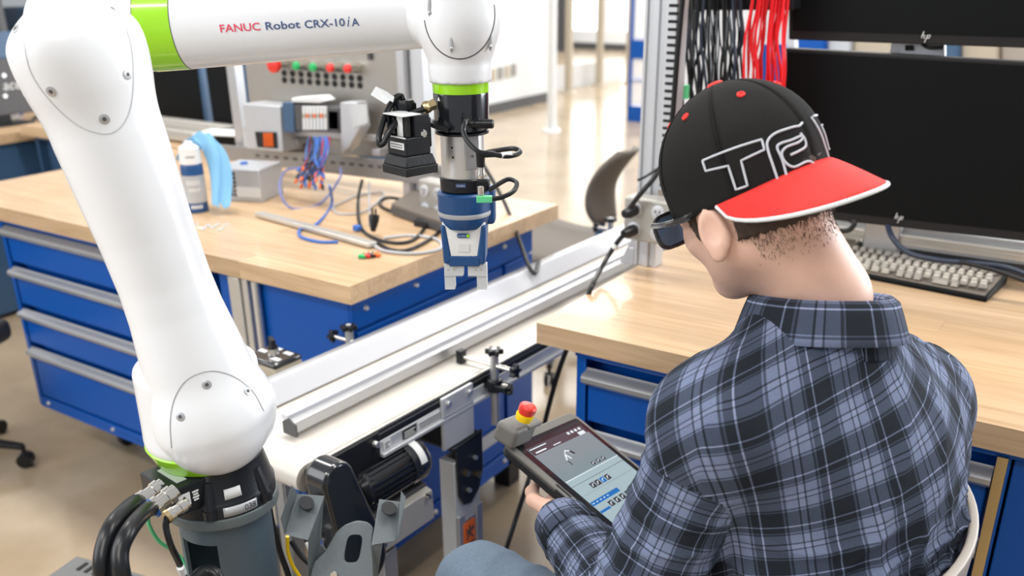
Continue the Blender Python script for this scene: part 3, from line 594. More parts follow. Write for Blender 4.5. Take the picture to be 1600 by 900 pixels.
# device and outlet box right of centre
p = onz(640, 372, .9); t = thing('flat_device', 'flat dark grey electronic box lying behind the gripper on the left bench', 'device', tuple(p))
m = MB(); a, b_, c_, d_ = onz(612, 336, .9), onz(700, 368, .9), onz(712, 330, .9), onz(648, 312, .9)
m.prism([a, b_, c_, d_], (0, 0, .035)); build(m, 'casing', K['taupe'], t, bevel=.004)
m = MB(); m.prism([a+A(.0, -.003, .006), b_+A(0, -.003, .006), b_+A(0, -.003, .024), a+A(0, -.003, .024)], (0, .002, 0)); build(m, 'front_strip', K['dark_gray'], t)
m = MB(); m.box(onz(690, 352, .9)+A(0, 0, .01), (.12, .1, .02)); build(m, 'foot', K['black'], t, bevel=.004)
p = onz(676, 345, .9)+A(0, .03, 0); ax = rz(-.15)
def outlet_box(t, c, R, w_, h_, dep, cols, rows):
    m = MB(); m.box(c, (w_, dep, h_), R); build(m, 'housing', K['outlet_metal'], t, bevel=.006)
    for i in range(cols):
        for j in range(rows):
            q = c+R@A((i-(cols-1)/2)*w_*.5, -dep/2, (j-(rows-1)/2)*h_*.46); m = MB(); m.lathe(q, R@A(0, -1, 0), [(0, .017), (.003, .017), (.004, .014)], 20); s_ = build(m, 'socket', K['alu_white'], t)
            for dx, dz in ((-.005, .003), (.005, .003), (0, -.006)):
                m = MB(); m.box(q+R@A(dx, -.0045, dz), (.002, .002, .006), R); build(m, 'socket_slot', K['hole'], s_, smooth=False)
t = thing('outlet_box', 'metal socket box standing on the left bench behind the gripper', 'outlet', tuple(p)); outlet_box(t, p+A(0, .0, .055), ax, .11, .11, .05, 2, 2)
# wire duct strip, cables
m = MB(); a, b_ = onz(405, 337, .903), onz(583, 386, .903); d = nrm(b_-a); s = np.cross(A(0, 0, 1), d)*.014
m.prism([a+s, a-s, a-s+A(0, 0, .012), a+s+A(0, 0, .012)], b_-a); tag(build(m, 'metal_strip', K['alu_beige'], bevel=.002), 'long flat metal strip lying across the left bench', 'metal strip')
def cable(pts, r, mt, label, name='cable', n=8, cat='cable'):
    m = MB(); m.tube(spline(pts, n), r); o = build(m, name, K[mt]); tag(o, label, cat); return o
zb = .904
cable([ony(470, 262, 2.0), ony(445, 268, 2.0), onz(437, 296, zb+.05), onz(455, 325, zb), onz(500, 318, zb), onz(530, 280, zb+.06), ony(532, 262, 2.1)], .0035, 'violet_wire', 'thin violet cable looping below the module row')
cable([ony(515, 290, 1.95), onz(518, 320, zb), onz(495, 350, zb), onz(470, 358, zb), onz(470, 370, zb), onz(500, 378, zb), onz(528, 378, zb)], .004, 'blue_wire', 'blue cable curling beside the flat metal strip')
cable([ony(566, 281, 2.1), ony(560, 310, 2.05), onz(562, 350, zb), onz(580, 370, zb), onz(620, 380, zb), onz(650, 372, zb), onz(666, 345, zb), onz(650, 320, zb+.01), onz(610, 309, zb+.01), onz(593, 318, zb), onz(610, 330, zb), onz(660, 343, zb), onz(686, 352, zb), onz(680, 368, zb), onz(640, 390, zb), onz(610, 390, zb), onz(588, 378, zb)], .0048, 'rubber', 'black power cable coiled in loops on the left bench', n=6)
cable([onz(578, 378, zb), onz(600, 392, zb), onz(650, 396, zb), onz(688, 388, zb), onz(682, 374, zb), onz(640, 368, zb), onz(600, 372, zb)], .0042, 'gray_wire', 'light grey cable loop in front of the black power cable')
cable([onz(522, 322, zb), onz(560, 305, zb), onz(600, 302, zb), onz(570, 330, zb), onz(530, 334, zb), onz(520, 324, zb)], .003, 'gray_wire', 'pale thin cable ring behind the black power cable')
cable([ony(577, 284, 2.15), ony(577, 330, 2.0), onz(577, 352, zb)], .003, 'gray_wire', 'thin grey wire hanging straight down from the slotted bar')
pl = onz(583, 362, .912); t = thing('power_plug', 'black three-prong plug lying at the coiled power cable', 'plug', tuple(pl))
m = MB(); m.lathe(pl, (-.1, .3, .9), [(0, .006), (.01, .009), (.03, .014), (.045, .014)], 16); build(m, 'body', K['rubber'], t)
for s in (-.006, .006): 
    m = MB(); m.box(pl+A(s-.004, .013, .05), (.002, .006, .018)); build(m, 'prong', K['rubber'], t)
m = MB(); m.box(onz(558, 356, .91), (.02, .016, .014)); tag(build(m, 'blue_connector', K['blue_wire'], bevel=.002), 'tiny blue connector left of the black plug', 'connector')
for i, (px, c) in enumerate(((565, 'green'), (573, 'red'), (580, 'rubber'), (589, 'orange'))):
    a = onz(px, 401-i*.7, .906); m = MB(); m.cyl(a+A(-.008, 0, 0), a+A(.008, .004, 0), .006, .004, 10); m.cyl(a+A(-.004, .004, .002), a+A(-.02, .03, 0), .002, n=6); tag(build(m, 'wire_end', K[c]), '%s wire end cap lying near the front bench corner' % ('green', 'red', 'black', 'orange')[i], 'wire end')
m = MB(); 
for k in range(7): m.cyl(onz(300+k*8, 352+(k % 3)*4, .902), onz(310+k*8, 350+(k % 2)*6, .902), .003, n=6)
o = build(m, 'clear_scraps', K['clear']); tag(o, 'small clear plastic scraps scattered in front of the spray can', 'scraps', kind='stuff')
cable([onz(745, 290, .95)+A(0, 0, .1), onz(790, 320, .92), onz(820, 365, .9)+A(.02, 0, -.1), atd(842, 408, 2.6)], .006, 'rubber', 'black cable hanging over the right edge of the left bench')
# ================================================================ CONVEYOR
CO = A(-1.109, 1.0, .75); cyw = .0405; CU = A(math.sin(cyw), math.cos(cyw), 0); CL = A(-math.cos(cyw), math.sin(cyw), 0); CR = rz(-cyw)
def cp(l, u, z=0): return CO+CL*l+CU*u+A(0, 0, z)     # l: left of the near rail, u: along, z: above the belt
CLEN = 2.35
def cbox(m, l0, l1, u0, u1, z0, z1): return m.box(cp((l0+l1)/2, (u0+u1)/2, (z0+z1)/2), (abs(l1-l0), abs(u1-u0), abs(z1-z0)), CR)
t = thing('belt_conveyor', 'long white belt conveyor running between the two benches', 'conveyor', tuple(cp(.14, 1.2, -.75)))
prof = [(CLEN, .0), (0, .0)]+[(-.027*math.sin(a), -.027+.027*math.cos(a)) for a in np.linspace(0, math.pi, 12)]+[(0, -.054), (CLEN, -.054)]
m = MB(); m.prism([cp(.004, u, z) for u, z in prof], CL*.282); build(m, 'belt', K['belt'], t)
m = MB(); cbox(m, -.006, .003, .02, CLEN, -.004, .0); cbox(m, -.004, .003, .02, CLEN, -.03, -.012); cbox(m, -.008, .0, .13, CLEN, -.014, -.008); build(m, 'rail_lip', K['alu_beige'], t, bevel=.001)
m = MB(); cbox(m, -.01, .0, .17, CLEN, -.052, -.026); cbox(m, -.02, -.0, .17, CLEN, -.058, -.05); build(m, 'side_profile', K['alu_white'], t, bevel=.0015)
m = MB(); cbox(m, -.008, -.0, .16, CLEN, -.026, -.004); build(m, 'side_channel', K['black'], t, bevel=.001)
m = MB(); cbox(m, .287, .3, .02, CLEN, -.06, -.002); build(m, 'far_side_profile', K['alu_white'], t, bevel=.002)
m = MB(); cbox(m, -.012, .0, -.01, .17, -.07, -.004); hp = build(m, 'head_plate', K['black'], t, bevel=.002)
for u, z in ((.07, -.03), (.155, -.022)):
    m = MB(); m.cyl(cp(-.012, u, z), cp(-.022, u, z), .007, .006, 14); build(m, 'bolt', K['steel'], hp)
for u0, u1, c in ((.18, .2, 'label_white'), (.235, .275, 'black'), (.28, .36, 'label_white')):
    m = MB(); cbox(m, -.0115, -.01, u0, u1, -.049, -.03); s_ = build(m, 'label_plate', K[c], t)
    m = MB()
    for k in range(3): cbox(m, -.0122, -.0114, u0+.004, u1-.004-.005*(k % 2), -.046+k*.005, -.0445+k*.005)
    build(m, 'print', K['ink_white' if c == 'black' else 'ink'], s_, smooth=False)
m = MB(); cbox(m, .01, .27, .25, CLEN, -.05, -.035); build(m, 'bed', K['dark_gray'], t)
# guides
def guide(name, l, u0, side, label):
    g = thing(name, label, 'guide rail', tuple(cp(l, (u0+CLEN)/2, .006)))
    m = MB(); pr = [(0, .008), (.012*side, .008), (.012*side, .03), (.02*side, .034), (.02*side, .044), (.0, .044)]
    m.prism([cp(l+a, u0, z) for a, z in pr], CU*(CLEN-u0)); build(m, 'plastic_liner', K['guide_white'], g, bevel=.0015)
    m = MB(); pr = [(0, .012), (-.018*side, .012), (-.018*side, .034), (-.0*side, .037)]
    m.prism([cp(l+a, u0+.0, z) for a, z in pr], CU*(CLEN-u0)); build(m, 'metal_channel', K['alu'], g, bevel=.0012); return g
guide('guide_rail', .108, .055, 1, 'near white guide rail with grey metal back, on the belt')
m = MB(); m.prism([cp(.108+a, .052, z) for a, z in ((-.022, .006), (.014, .006), (.014, .03), (-.002, .04), (-.022, .03))], CU*.004); build(m, 'end_cap', K['dark_gray'], bpy.data.objects['guide_rail'])
g = thing('guide_rail', 'far white guide rail along the left edge of the belt', 'guide rail', tuple(cp(.27, 1.2, 0)))
m = MB(); m.prism([cp(a, .06, z) for a, z in ((.222, .004), (.24, .004), (.254, .03), (.262, .044), (.25, .047), (.238, .032))], CU*(CLEN-.06)); build(m, 'plastic_liner', K['guide_white'], g, bevel=.002)
m = MB(); cbox(m, .263, .278, .06, CLEN, .012, .044); build(m, 'metal_channel', K['alu'], g, bevel=.001)
# star knob clamps
def star(m, c, axis, r, h, lob=6):
    a = nrm(axis); u, v = perp(a); n = lob*6; ring = []
    for k in range(n):
        q = 2*math.pi*k/n; rr = r*(.76+.24*math.cos(q*lob)); ring.append(np.asarray(c)+(u*math.cos(q)+v*math.sin(q))*rr)
    m.prism(ring, a*h)
def clamp(l, u, side, label):
    c = cp(l, u, 0); low = .125 if side > 0 else .085; g = thing('rail_clamp', label, 'clamp', tuple(c+A(0, 0, -.06))); out = -CL*side
    m = MB(); m.cyl(c+A(0, 0, -low), c+A(0, 0, .045), .0095, n=18); build(m, 'pillar', K['alu'], g)
    m = MB(); star(m, c+A(0, 0, .043), (0, 0, 1), .021, .012); k_ = build(m, 'star_knob', K['satin_black'], g, bevel=.002)
    m = MB(); m.cyl(c+A(0, 0, .055), c+A(0, 0, .0562), .006, n=12); build(m, 'knob_plug', K['label_white'], k_)
    z = A(0, 0, .016); m = MB(); m.cyl(c+z-out*(.085 if side > 0 else .05), c+z+out*.055, .0055, n=12); build(m, 'rod', K['chrome'], g)
    m = MB(); m.box(c+z-out*(.092 if side > 0 else .055), (.016, .02, .03), CR); build(m, 'rail_grip', K['satin_black'], g, bevel=.002)
    m = MB(); star(m, c+z+out*.048, out, .017, .014, 5); build(m, 'side_knob', K['satin_black'], g, bevel=.002)
    m = MB(); m.box(c+A(0, 0, -.03)+out*.004, (.07, .03, .014), CR); m.cyl(c+A(0, 0, -.044), c+A(0, 0, -.016), .018, n=16); build(m, 'bracket_arm', K['satin_black'], g, bevel=.003)
    m = MB(); star(m, c+A(0, 0, -.032)+out*.033, out+CU*.3, .014, .012, 5); build(m, 'lower_knob', K['satin_black'], g, bevel=.002)
    m = MB(); m.cyl(c+A(0, 0, -.03)+out*.02, c+A(0, 0, -.03)+out*.034, .008, n=12); build(m, 'chrome_nut', K['chrome'], g)
    return g
clamp(-.028, .515, 1, 'black star-knob clamp with steel rod on the near side of the conveyor')
clamp(.335, .44, -1, 'black star-knob clamp on the far side of the conveyor, by the left bench')
clamp(.33, 1.62, -1, 'small star-knob clamp at the far end of the conveyor beside the grey chair')
# stand plate, bracket, leg
s = thing('conveyor_stand', 'aluminium conveyor leg with black slotted bracket and orange warning sticker', 'stand', tuple(cp(-.01, .42, -.75)))
m = MB(); cbox(m, -.018, -.01, .35, .452, -.125, -.004); p_ = build(m, 'mounting_plate', K['alu_white'], s, bevel=.002)
for u, z in ((.368, -.02), (.438, -.02)):
    m = MB(); m.cyl(cp(-.018, u, z), cp(-.024, u, z), .006, n=12); build(m, 'bolt', K['steel'], p_)
m = MB(); cbox(m, -.0195, -.018, .352, .45, -.052, -.046); build(m, 'ridge', K['alu'], p_)
m = MB(); out = [(-.02, .38, -.13), (-.02, .47, -.12)]+[(-.02, .47+.0*k, -.12-.02*k) for k in range(1, 6)]+[(-.02, .455, -.262), (-.02, .425, -.285), (-.02, .4, -.278), (-.02, .385, -.25)]
m.prism([cp(*q) for q in out], -CL*.006); bk = build(m, 'slotted_bracket', K['satin_black'], s, bevel=.002)
m = MB(); cbox(m, -.026, .2, .37, .47, -.134, -.126); build(m, 'bracket_flange', K['satin_black'], s, bevel=.002)
for u, z, c in ((.408, -.2, 'brass'), (.448, -.222, 'brass'), (.413, -.245, 'steel'), (.438, -.175, 'steel')):
    m = MB(); m.cyl(cp(-.026, u, z), cp(-.034, u, z), .0085 if c == 'brass' else .005, n=6); build(m, 'bolt', K[c], bk)
m = MB()
for l0, l1, u0, u1 in ((-.02, .02, .375, .39), (-.02, -.012, .39, .45), (.012, .02, .39, .45), (-.02, .02, .45, .462)): cbox(m, l0, l1, u0, u1, -.7, -.165)
cbox(m, -.012, .012, .392, .448, -.7, -.2); build(m, 'upright_profile', K['alu_white'], s, bevel=.0015)
m = MB(); cbox(m, -.027, -.02, .378, .40, -.75, -.3); cbox(m, -.027, -.02, .44, .462, -.75, -.3); cbox(m, -.024, -.02, .4, .44, -.75, -.32); build(m, 'sleeve_profile', K['alu'], s, bevel=.0015)
m = MB(); cbox(m, -.0285, -.0265, .392, .432, -.385, -.325); st = build(m, 'warning_sticker', K['orange'], s, label='orange warning sticker with black pictogram')
m = MB(); 
for a, b_ in (((.4, -.34), (.424, -.37)), ((.424, -.34), (.4, -.368)), ((.412, -.334), (.412, -.36)), ((.4, -.352), (.426, -.348))):
    m.cyl(cp(-.0287, a[0], a[1]), cp(-.0287, b_[0], b_[1]), .0022, n=6)
cbox(m, -.0292, -.0284, .395, .43, -.382, -.378); build(m, 'pictogram', K['ink'], st)
m = MB(); cbox(m, -.05, .33, .39, .45, -.75, -.735); build(m, 'floor_foot', K['alu'], s, bevel=.002)
m = MB(); cbox(m, .27, .31, .38, .46, -.735, -.06); build(m, 'far_upright', K['alu'], s, bevel=.002)
for i, (l, u) in enumerate(((.2, .03), (.25, .14))):
    m = MB(); cbox(m, l, l+.035, u, u+.035, -.75, -.062); cbox(m, l+.005, l+.03, u-.002, u, -.75, -.062); tag(build(m, 'near_leg', K['alu'], bevel=.002), '%s aluminium profile leg under the near end of the conveyor' % ('front', 'rear')[i], 'leg')
p0 = onz(600, 890, .45); m = MB(); m.bb(p0[0]-.02, p0[0]+.02, p0[1]-.02, p0[1]+.02, 0, .5); tag(build(m, 'support_leg', K['alu'], bevel=.002), 'aluminium leg behind the grey tablet holder', 'leg')
# motor and guard
mo = thing('drive_motor', 'black finned electric motor slung under the conveyor side', 'motor', tuple(cp(0, .2, -.16)))
c0 = cp(-.005, .1, -.105); c1 = cp(-.005, .255, -.105); u_, v_ = perp(CU)
m = MB(); m.lathe(c0, CU, [(0, .03), (.01, .04), (.155, .04)], 36); build(m, 'barrel', K['gloss_black'], mo)
for k in range(26):
    q = 2*math.pi*k/26; d = u_*math.cos(q)+v_*math.sin(q); m = MB(); tn = np.cross(CU, d)
    m.prism([c0+CU*.018+d*.039-tn*.0016, c0+CU*.018+d*.039+tn*.0016, c0+CU*.018+d*.046+tn*.0012, c0+CU*.018+d*.046-tn*.0012], CU*.105); build(m, 'cooling_fin', K['gloss_black'], mo)
m = MB(); m.lathe(c0, CU, [(.125, .047), (.135, .0485), (.165, .0485), (.175, .043)], 36); build(m, 'fan_cover', K['gloss_black'], mo)
m = MB(); m.lathe(c0, CU, [(-.03, .022), (.0, .024), (.012, .036)], 30); build(m, 'neck', K['gloss_black'], mo)
fan = []; 
for k in range(9): q = math.radians(10+k*9); fan.append(q)
cam_d = nrm(A(.75, -.2, .6)); uu = nrm(cam_d-CU*np.dot(cam_d, CU)); vv = np.cross(CU, uu)
m = MB(); m.grid([[c0+CU*t_+(uu*math.cos(q)+vv*math.sin(q))*.0492 for q in np.linspace(-.75, .45, 9)] for t_ in (.14, .158)]); build(m, 'label_strip', K['label_white'], mo)
m = MB(); m.prism([cp(-.035, .1, -.155), cp(.04, .1, -.15), cp(.04, .1, -.24), cp(-.035, .1, -.235)], CU*.17); build(m, 'terminal_box', K['dark_gray'], mo, bevel=.002)
m = MB(); m.prism([cp(-.036, .102, -.16), cp(-.052, .102, -.165), cp(-.055, .102, -.23), cp(-.036, .102, -.235)], CU*.166); build(m, 'box_lid', K['alu_beige'], mo, bevel=.002, label='dull metal terminal box lid')
for u, z in ((.115, -.21), (.25, -.17)):
    m = MB(); m.cyl(cp(-.05, u, z), cp(-.062, u, z), .005, n=10); build(m, 'screw', K['chrome'], mo)
gd = thing('drive_guard', 'tall glossy black belt guard at the near end of the conveyor', 'guard', tuple(cp(-.03, .05, -.2)))
prof = []
for a in np.linspace(math.radians(200), math.radians(20), 14): prof.append((.005+.036*math.cos(a), -.012+.036*math.sin(a)))
prof += [(.105, -.185)]+[(.055+.052*math.cos(a), -.21+.052*math.sin(a)) for a in np.linspace(math.radians(10), math.radians(-170), 12)]
m = MB(); m.prism([cp(-.02, u, z) for u, z in prof], -CL*.056); o = build(m, 'shell', K['gloss_black'], gd, bevel=.009, seg=4)
m = MB(); m.box(cp(-.0, -.0, -.19), (.002, .001, .001), CR); m.prism([cp(-.03, -.0375, -.1), cp(-.045, -.0385, -.1), cp(-.045, -.0385, -.17), cp(-.03, -.0375, -.17)], -CU*.001)
m = MB(); m.prism([cp(-.012, -.03, -.14), cp(-.028, -.03, -.14), cp(-.028, -.012, -.2), cp(-.012, -.012, -.2)], -CU*.006+A(0, 0, 0)); lb = build(m, 'spec_label', K['label_white'], gd)
m = MB(); m.cyl(cp(-.01, -.0, -.17), cp(-.005, -.02, -.17), .005, n=10); build(m, 'screw', K['steel'], gd)
# control box
cbx = thing('switch_box', 'black-lidded switch box with rotary knob beside the left bench', 'switch box', (-1.5, 1.29, .74))
q = [onz(386, 553, .78), onz(410, 588, .76), onz(461, 566, .76), onz(440, 546, .78)]
ctr = A(-1.505, 1.292, .75); Rb = rz(-.0405)
m = MB(); m.box(ctr+A(0, 0, -.004), (.098, .078, .024), Rb); build(m, 'base', K['cream_metal'], cbx, bevel=.003)
m = MB(); m.box(ctr+A(0, 0, .014), (.1, .08, .014), Rb); build(m, 'lid', K['gloss_black'], cbx, bevel=.006)
m = MB(); m.cyl(ctr+A(0, 0, .022), ctr+A(0, 0, .036), .014, .012, 20); kn = build(m, 'collar', K['chrome'], cbx)
m = MB(); m.box(ctr+A(0, 0, .048), (.028, .011, .024), rz(-.5)); m.cyl(ctr+A(0, 0, .036), ctr+A(0, 0, .042), .012, n=16); build(m, 'rotary_knob', K['satin_black'], cbx, bevel=.002)
for dx, dy in ((-.033, .0), (.028, -.016), (-.016, .026), (.024, .022)):
    m = MB(); m.box(ctr+Rb@A(dx, dy, .0215), (.024, .013, .0012), Rb); build(m, 'lid_label', K['label_white'], cbx)
m = MB(); m.box(ctr+A(.02, 0, -.025), (.03, .03, .03), Rb); m.box(A(-1.438, 1.292, .722), (.125, .03, .03), Rb); build(m, 'mount', K['alu_beige'], cbx)
# ================================================================ RIGHT BENCH EQUIPMENT
YB = 1.95
fr = thing('aluminium_post', 'tall slotted aluminium post standing on the right bench corner', 'post', (-.92, YB, .9))
m = MB()
for x0, x1 in ((-.945, -.938), (-.926, -.91), (-.898, -.891)): m.bb(x0, x1, YB-.012, YB+.03, .9, 1.95)
m.bb(-.945, -.891, YB-.006, YB+.03, .9, 1.95); build(m, 'profile', K['alu_white'], fr, bevel=.0015)
m = MB(); m.bb(-.96, -.945, YB-.012, YB+.01, .9, .94); m.prism([(-.945, YB-.01, .98), (-.985, YB-.01, .9), (-.945, YB-.01, .9)], (0, .02, 0)); build(m, 'foot_bracket', K['alu'], fr, bevel=.001)
wd = thing('wire_duct', 'pale slotted wiring duct along the right side of the aluminium post', 'wire duct', (-.875, YB, 1.1))
m = MB(); m.bb(-.89, -.862, YB-.028, YB+.03, 1.09, 1.95); build(m, 'channel', K['cream_metal'] if False else K['alu_white'], wd, bevel=.002)
for k in range(54):
    m = MB(); m.bb(-.881, -.8605, YB-.0295, YB-.026, 1.10+k*.0158, 1.106+k*.0158); build(m, 'slot', K['hole'], wd, smooth=False)
ob = ony(1018, 342, YB-.05); t = thing('outlet_box', 'metal four-socket box on the aluminium post with two black plugs', 'outlet', tuple(ob)); outlet_box(t, ob, rz(-.05), .118, .1, .05, 2, 2)
for i, j in ((0, 1), (0, 0)):
    qp = ob+A(-.03+.002, -.03, (j-.5)*.046); m = MB(); m.lathe(qp, A(-.3, -1, -.1), [(0, .013), (.02, .014), (.035, .009)], 16); tag(build(m, 'power_plug', K['rubber']), '%s black plug in the socket box on the post' % ('lower', 'upper')[j], 'plug')
q1 = ob+A(-.036, -.062, -.026); cable([q1, ony(960, 385, 1.85), ony(940, 418, 1.8), onz(921, 456, .905), onz(919, 458, .88)+A(-.03, 0, -.1)], .0055, 'rubber', 'black cable from the lower plug down past the bench edge')
m = MB(); m.cyl(ony(963, 383, 1.848), ony(959, 388, 1.846), .0068, n=10); tag(build(m, 'cable_tag', K['label_white']), 'white tag ring on the lower plug cable', 'tag')
q2 = ob+A(-.036, -.062, .02); cable([q2, ony(984, 325, 1.85), ony(1003, 300, 1.85), ony(1024, 275, 1.88), ony(1042, 240, 1.92), ony(1050, 190, 1.92), ony(1058, 90, 1.92), ony(1068, -20, 1.92)], .0058, 'rubber', 'black cable rising from the upper plug along the duct')
cable([ony(996, 282, 1.86), ony(1010, 275, 1.87), ony(1030, 262, 1.89)], .003, 'rubber', 'short thin black lead with pointed tip by the post')
# monitors on their frame
YM = 2.2; MD = A(.996, -.03, 0)
def monitor(label, quad, bz, logo):
    t = thing('flat_monitor', label, 'monitor', tuple(ony(*quad[3], YM))); P_ = quad_on_y(YM, quad)
    m = MB(); m.prism(P_, (0, .03, 0)); build(m, 'casing', K['bezel'], t, bevel=.003)
    c = sum(P_)/4; I_ = [p+A(.008*np.sign(c[0]-p[0]), -.0015, (.008 if p[2] > c[2] else -bz)*np.sign(c[2]-p[2])*(1 if p[2] > c[2] else -1)*(1)) for p in P_]
    I_ = [A(p[0]+.008*np.sign(c[0]-p[0]), p[1]-.0015, p[2]-.008 if p[2] > c[2] else p[2]+bz) for p in P_]
    m = MB(); m.prism(I_, (0, .003, 0)); build(m, 'screen', K['screen_black'], t, smooth=False)
    lp = ony(logo[0], logo[1], YM-.002); m = MB(); m.tube([lp+A(-.006, -.0, .011), lp+A(-.009, 0, -.002)], .0009, 6); m.tube([lp+A(-.0075, 0, .003), lp+A(-.003, 0, .004), lp+A(-.004, 0, -.003)], .0009, 6)
    m.tube([lp+A(-.002, 0, -.011), lp+A(.003, 0, .004), lp+A(.008, 0, .004), lp+A(.006, 0, -.002), lp+A(.001, 0, -.002)], .0009, 6); build(m, 'emblem', K['label_white'], t); return t
monitor('large black monitor above the keyboard, lower of the two', ((1225, 75), (1740, 104), (1740, 393), (1222, 335)), .02, (1405, 341))
monitor('upper black monitor cut off by the top of the picture', ((1233, -170), (1740, -160), (1740, 80), (1232, 62)), .02, (1447, 58))
mt_ = thing('monitor_bracket', 'silver bracket between the two monitors', 'bracket', tuple(ony(1440, 78, YM+.04)))
m = MB(); m.prism(quad_on_y(YM+.04, ((1405, 60), (1476, 62), (1476, 92), (1405, 90))), (0, .02, 0)); build(m, 'plate', K['alu_white'], mt_, bevel=.003)
m = MB(); m.prism(quad_on_y(YM+.035, ((1414, 71), (1427, 71), (1427, 79), (1414, 79))), (0, .006, 0)); build(m, 'slot', K['hole'], mt_)
m = MB(); m.tube(spline([ony(1437, 64, YM+.03), ony(1450, 74, YM+.02), ony(1475, 74, YM+.02)]), .004); build(m, 'cable_clip', K['rubber'], mt_)
m = MB(); m.bb(-.5, -.42, YM+.06, YM+.1, .9, 1.95); build(m, 'column', K['alu'], mt_, bevel=.002)
for i, (px0, y0, py1, hh, mt2, lab) in enumerate((
    (1250, 333, 385, .022, 'alu_white', 'upper aluminium rail below the lower monitor'),
    (1250, 345, 397, .016, 'alu_beige', 'second aluminium rail below the lower monitor'))):
    Y_ = 2.3-.03*i; a = ony(px0, y0+6, Y_); m = MB(); m.bb(a[0], .6, Y_, Y_+.04, a[2]-hh, a[2]+hh*.4); m.bb(a[0], .6, Y_-.002, Y_, a[2]-hh*.4, a[2]-hh*.1); tag(build(m, 'aluminium_rail', K[mt2], bevel=.002), lab, 'rail')
m = MB(); m.bb(-.52, .5, 2.31, 2.35, .902, .93); tag(build(m, 'black_strip', K['dark_gray'], bevel=.002), 'black flat strip on the bench behind the steel tube', 'strip')
m = MB(); m.bb(-.64, -.525, 2.30, 2.36, .902, .935); tag(build(m, 'beige_block', K['cream_metal'], bevel=.002), 'small beige block at the left end of the black strip', 'block')
m = MB(); m.cyl(onz(1300, 376, .913), onz(1640, 424, .913), .013, n=20); tag(build(m, 'steel_tube', K['chrome']), 'shiny steel tube lying behind the keyboard', 'tube')
mk = thing('marker_pen', 'white marker pen with purple cap end behind the keyboard', 'marker', tuple(onz(1350, 388, .909)))
a, b_ = onz(1326, 387, .91)+A(0, -.012, 0), onz(1383, 394, .91)+A(0, -.012, 0); d = nrm(b_-a); m = MB(); m.cyl(a, a+d*.1, .008, n=14); build(m, 'barrel', K['label_white'], mk)
m = MB(); m.cyl(a+d*.1, a+d*.122, .0085, n=14); build(m, 'cap', K['purple'], mk)
cable([ony(1385, 346, YM+.02), ony(1395, 372, 2.16), ony(1420, 395, 2.13), ony(1470, 407, 2.12), ony(1530, 412, 2.12), ony(1580, 420, 2.12), ony(1650, 450, 2.12)], .0062, 'dark_blue_wire', 'thick dark cable dropping from the lower monitor to the steel tube')
cable([ony(1500, 409, 2.115), ony(1560, 424, 2.11), ony(1620, 446, 2.1)], .005, 'rubber', 'thinner black cable beside the thick dark monitor cable')
cable([ony(1290, 345, 2.22), ony(1300, 358, 2.2), ony(1325, 360, 2.2), ony(1335, 348, 2.2), ony(1320, 340, 2.22)], .006, 'rubber', 'black cable loop under the left corner of the lower monitor')
for i, px in enumerate((1472, 1576)):
    p = onz(px, 399+(px-1472)*.145, .913); m = MB(); pts = [p+A(0, .024*math.cos(q), .024*math.sin(q)-.004) for q in np.linspace(0, 2*math.pi, 14)[:-1]]; m.tube(pts, .006 if i == 0 else .0025, 6, closed=True); tag(build(m, 'cable_tie', K['rubber']), ('wide black strap around tube and cable', 'thin black tie around tube and cable, right frame edge')[i], 'cable tie')
# keyboard
k0, k1, k2 = onz(1335-60, 430-9, .9), onz(1541, 473, .9), onz(1551, 437, .9); kd = nrm(k1-k0); ks = nrm(np.cross(A(0, 0, 1), kd)); KW = .45; KD = .158; ko = k1-kd*KW
kb = thing('keyboard', 'beige-grey computer keyboard with dark edges on the right bench', 'keyboard', tuple(ko+kd*KW/2+ks*KD/2))
def kp(u, v, z): return ko+kd*u+ks*v+A(0, 0, z)
m = MB(); m.prism([kp(0, 0, .0), kp(0, KD, .0), kp(0, KD, .026), kp(0, .005, .012), kp(0, 0, .009)], kd*KW); build(m, 'base', K['screen_black'], kb, bevel=.003)
m = MB(); m.prism([kp(.006, .006, .013), kp(.006, KD-.004, .0265), kp(.006, KD-.004, .024), kp(.006, .006, .01)], kd*(KW-.012)); build(m, 'deck', K['taupe'], kb, bevel=.001)
Rk = np.stack([kd, ks, A(0, 0, 1)], 1)
rows = [(.014, [(0, .024), (.025, .02), (.048, .02), (.07, .11), (.183, .02), (.206, .02), (.24, .018), (.259, .018), (.278, .018), (.318, .036), (.356, .018)]),
        (.034, None), (.053, None), (.072, None), (.091, None), (.121, None)]
tmpl = {}
for v, ks_ in rows:
    ks_ = ks_ or [(k*.0192+(.004 if v in (.034, .072) else 0), .0175) for k in range(22)]
    for u, w_ in ks_:
        if u+w_ > .435: continue
        c = kp(.012+u+w_/2, v+.009, .021+v*.09)
        if w_ not in tmpl:
            m = MB(); b0 = w_/2-.0012; b1 = w_/2-.0038; m.add([Rk@A(x*a, y*b, z) for z, a, b in ((-.006, b0, .0085), (.003, b1, .0062)) for x, y in ((-1, -1), (1, -1), (1, 1), (-1, 1))], [(0, 1, 5, 4), (1, 2, 6, 5), (2, 3, 7, 6), (3, 0, 4, 7), (4, 5, 6, 7), (3, 2, 1, 0)])
            m.v = [tuple(np.array(q)+c) for q in m.v]; o = build(m, 'key', K['key_cap'], kb, bevel=.001, angle=30); tmpl[w_] = (o, c)
        else:
            o0, c0_ = tmpl[w_]; o = o0.copy(); COL.objects.link(o); o.parent = kb; o.location = Vector(c-c0_)
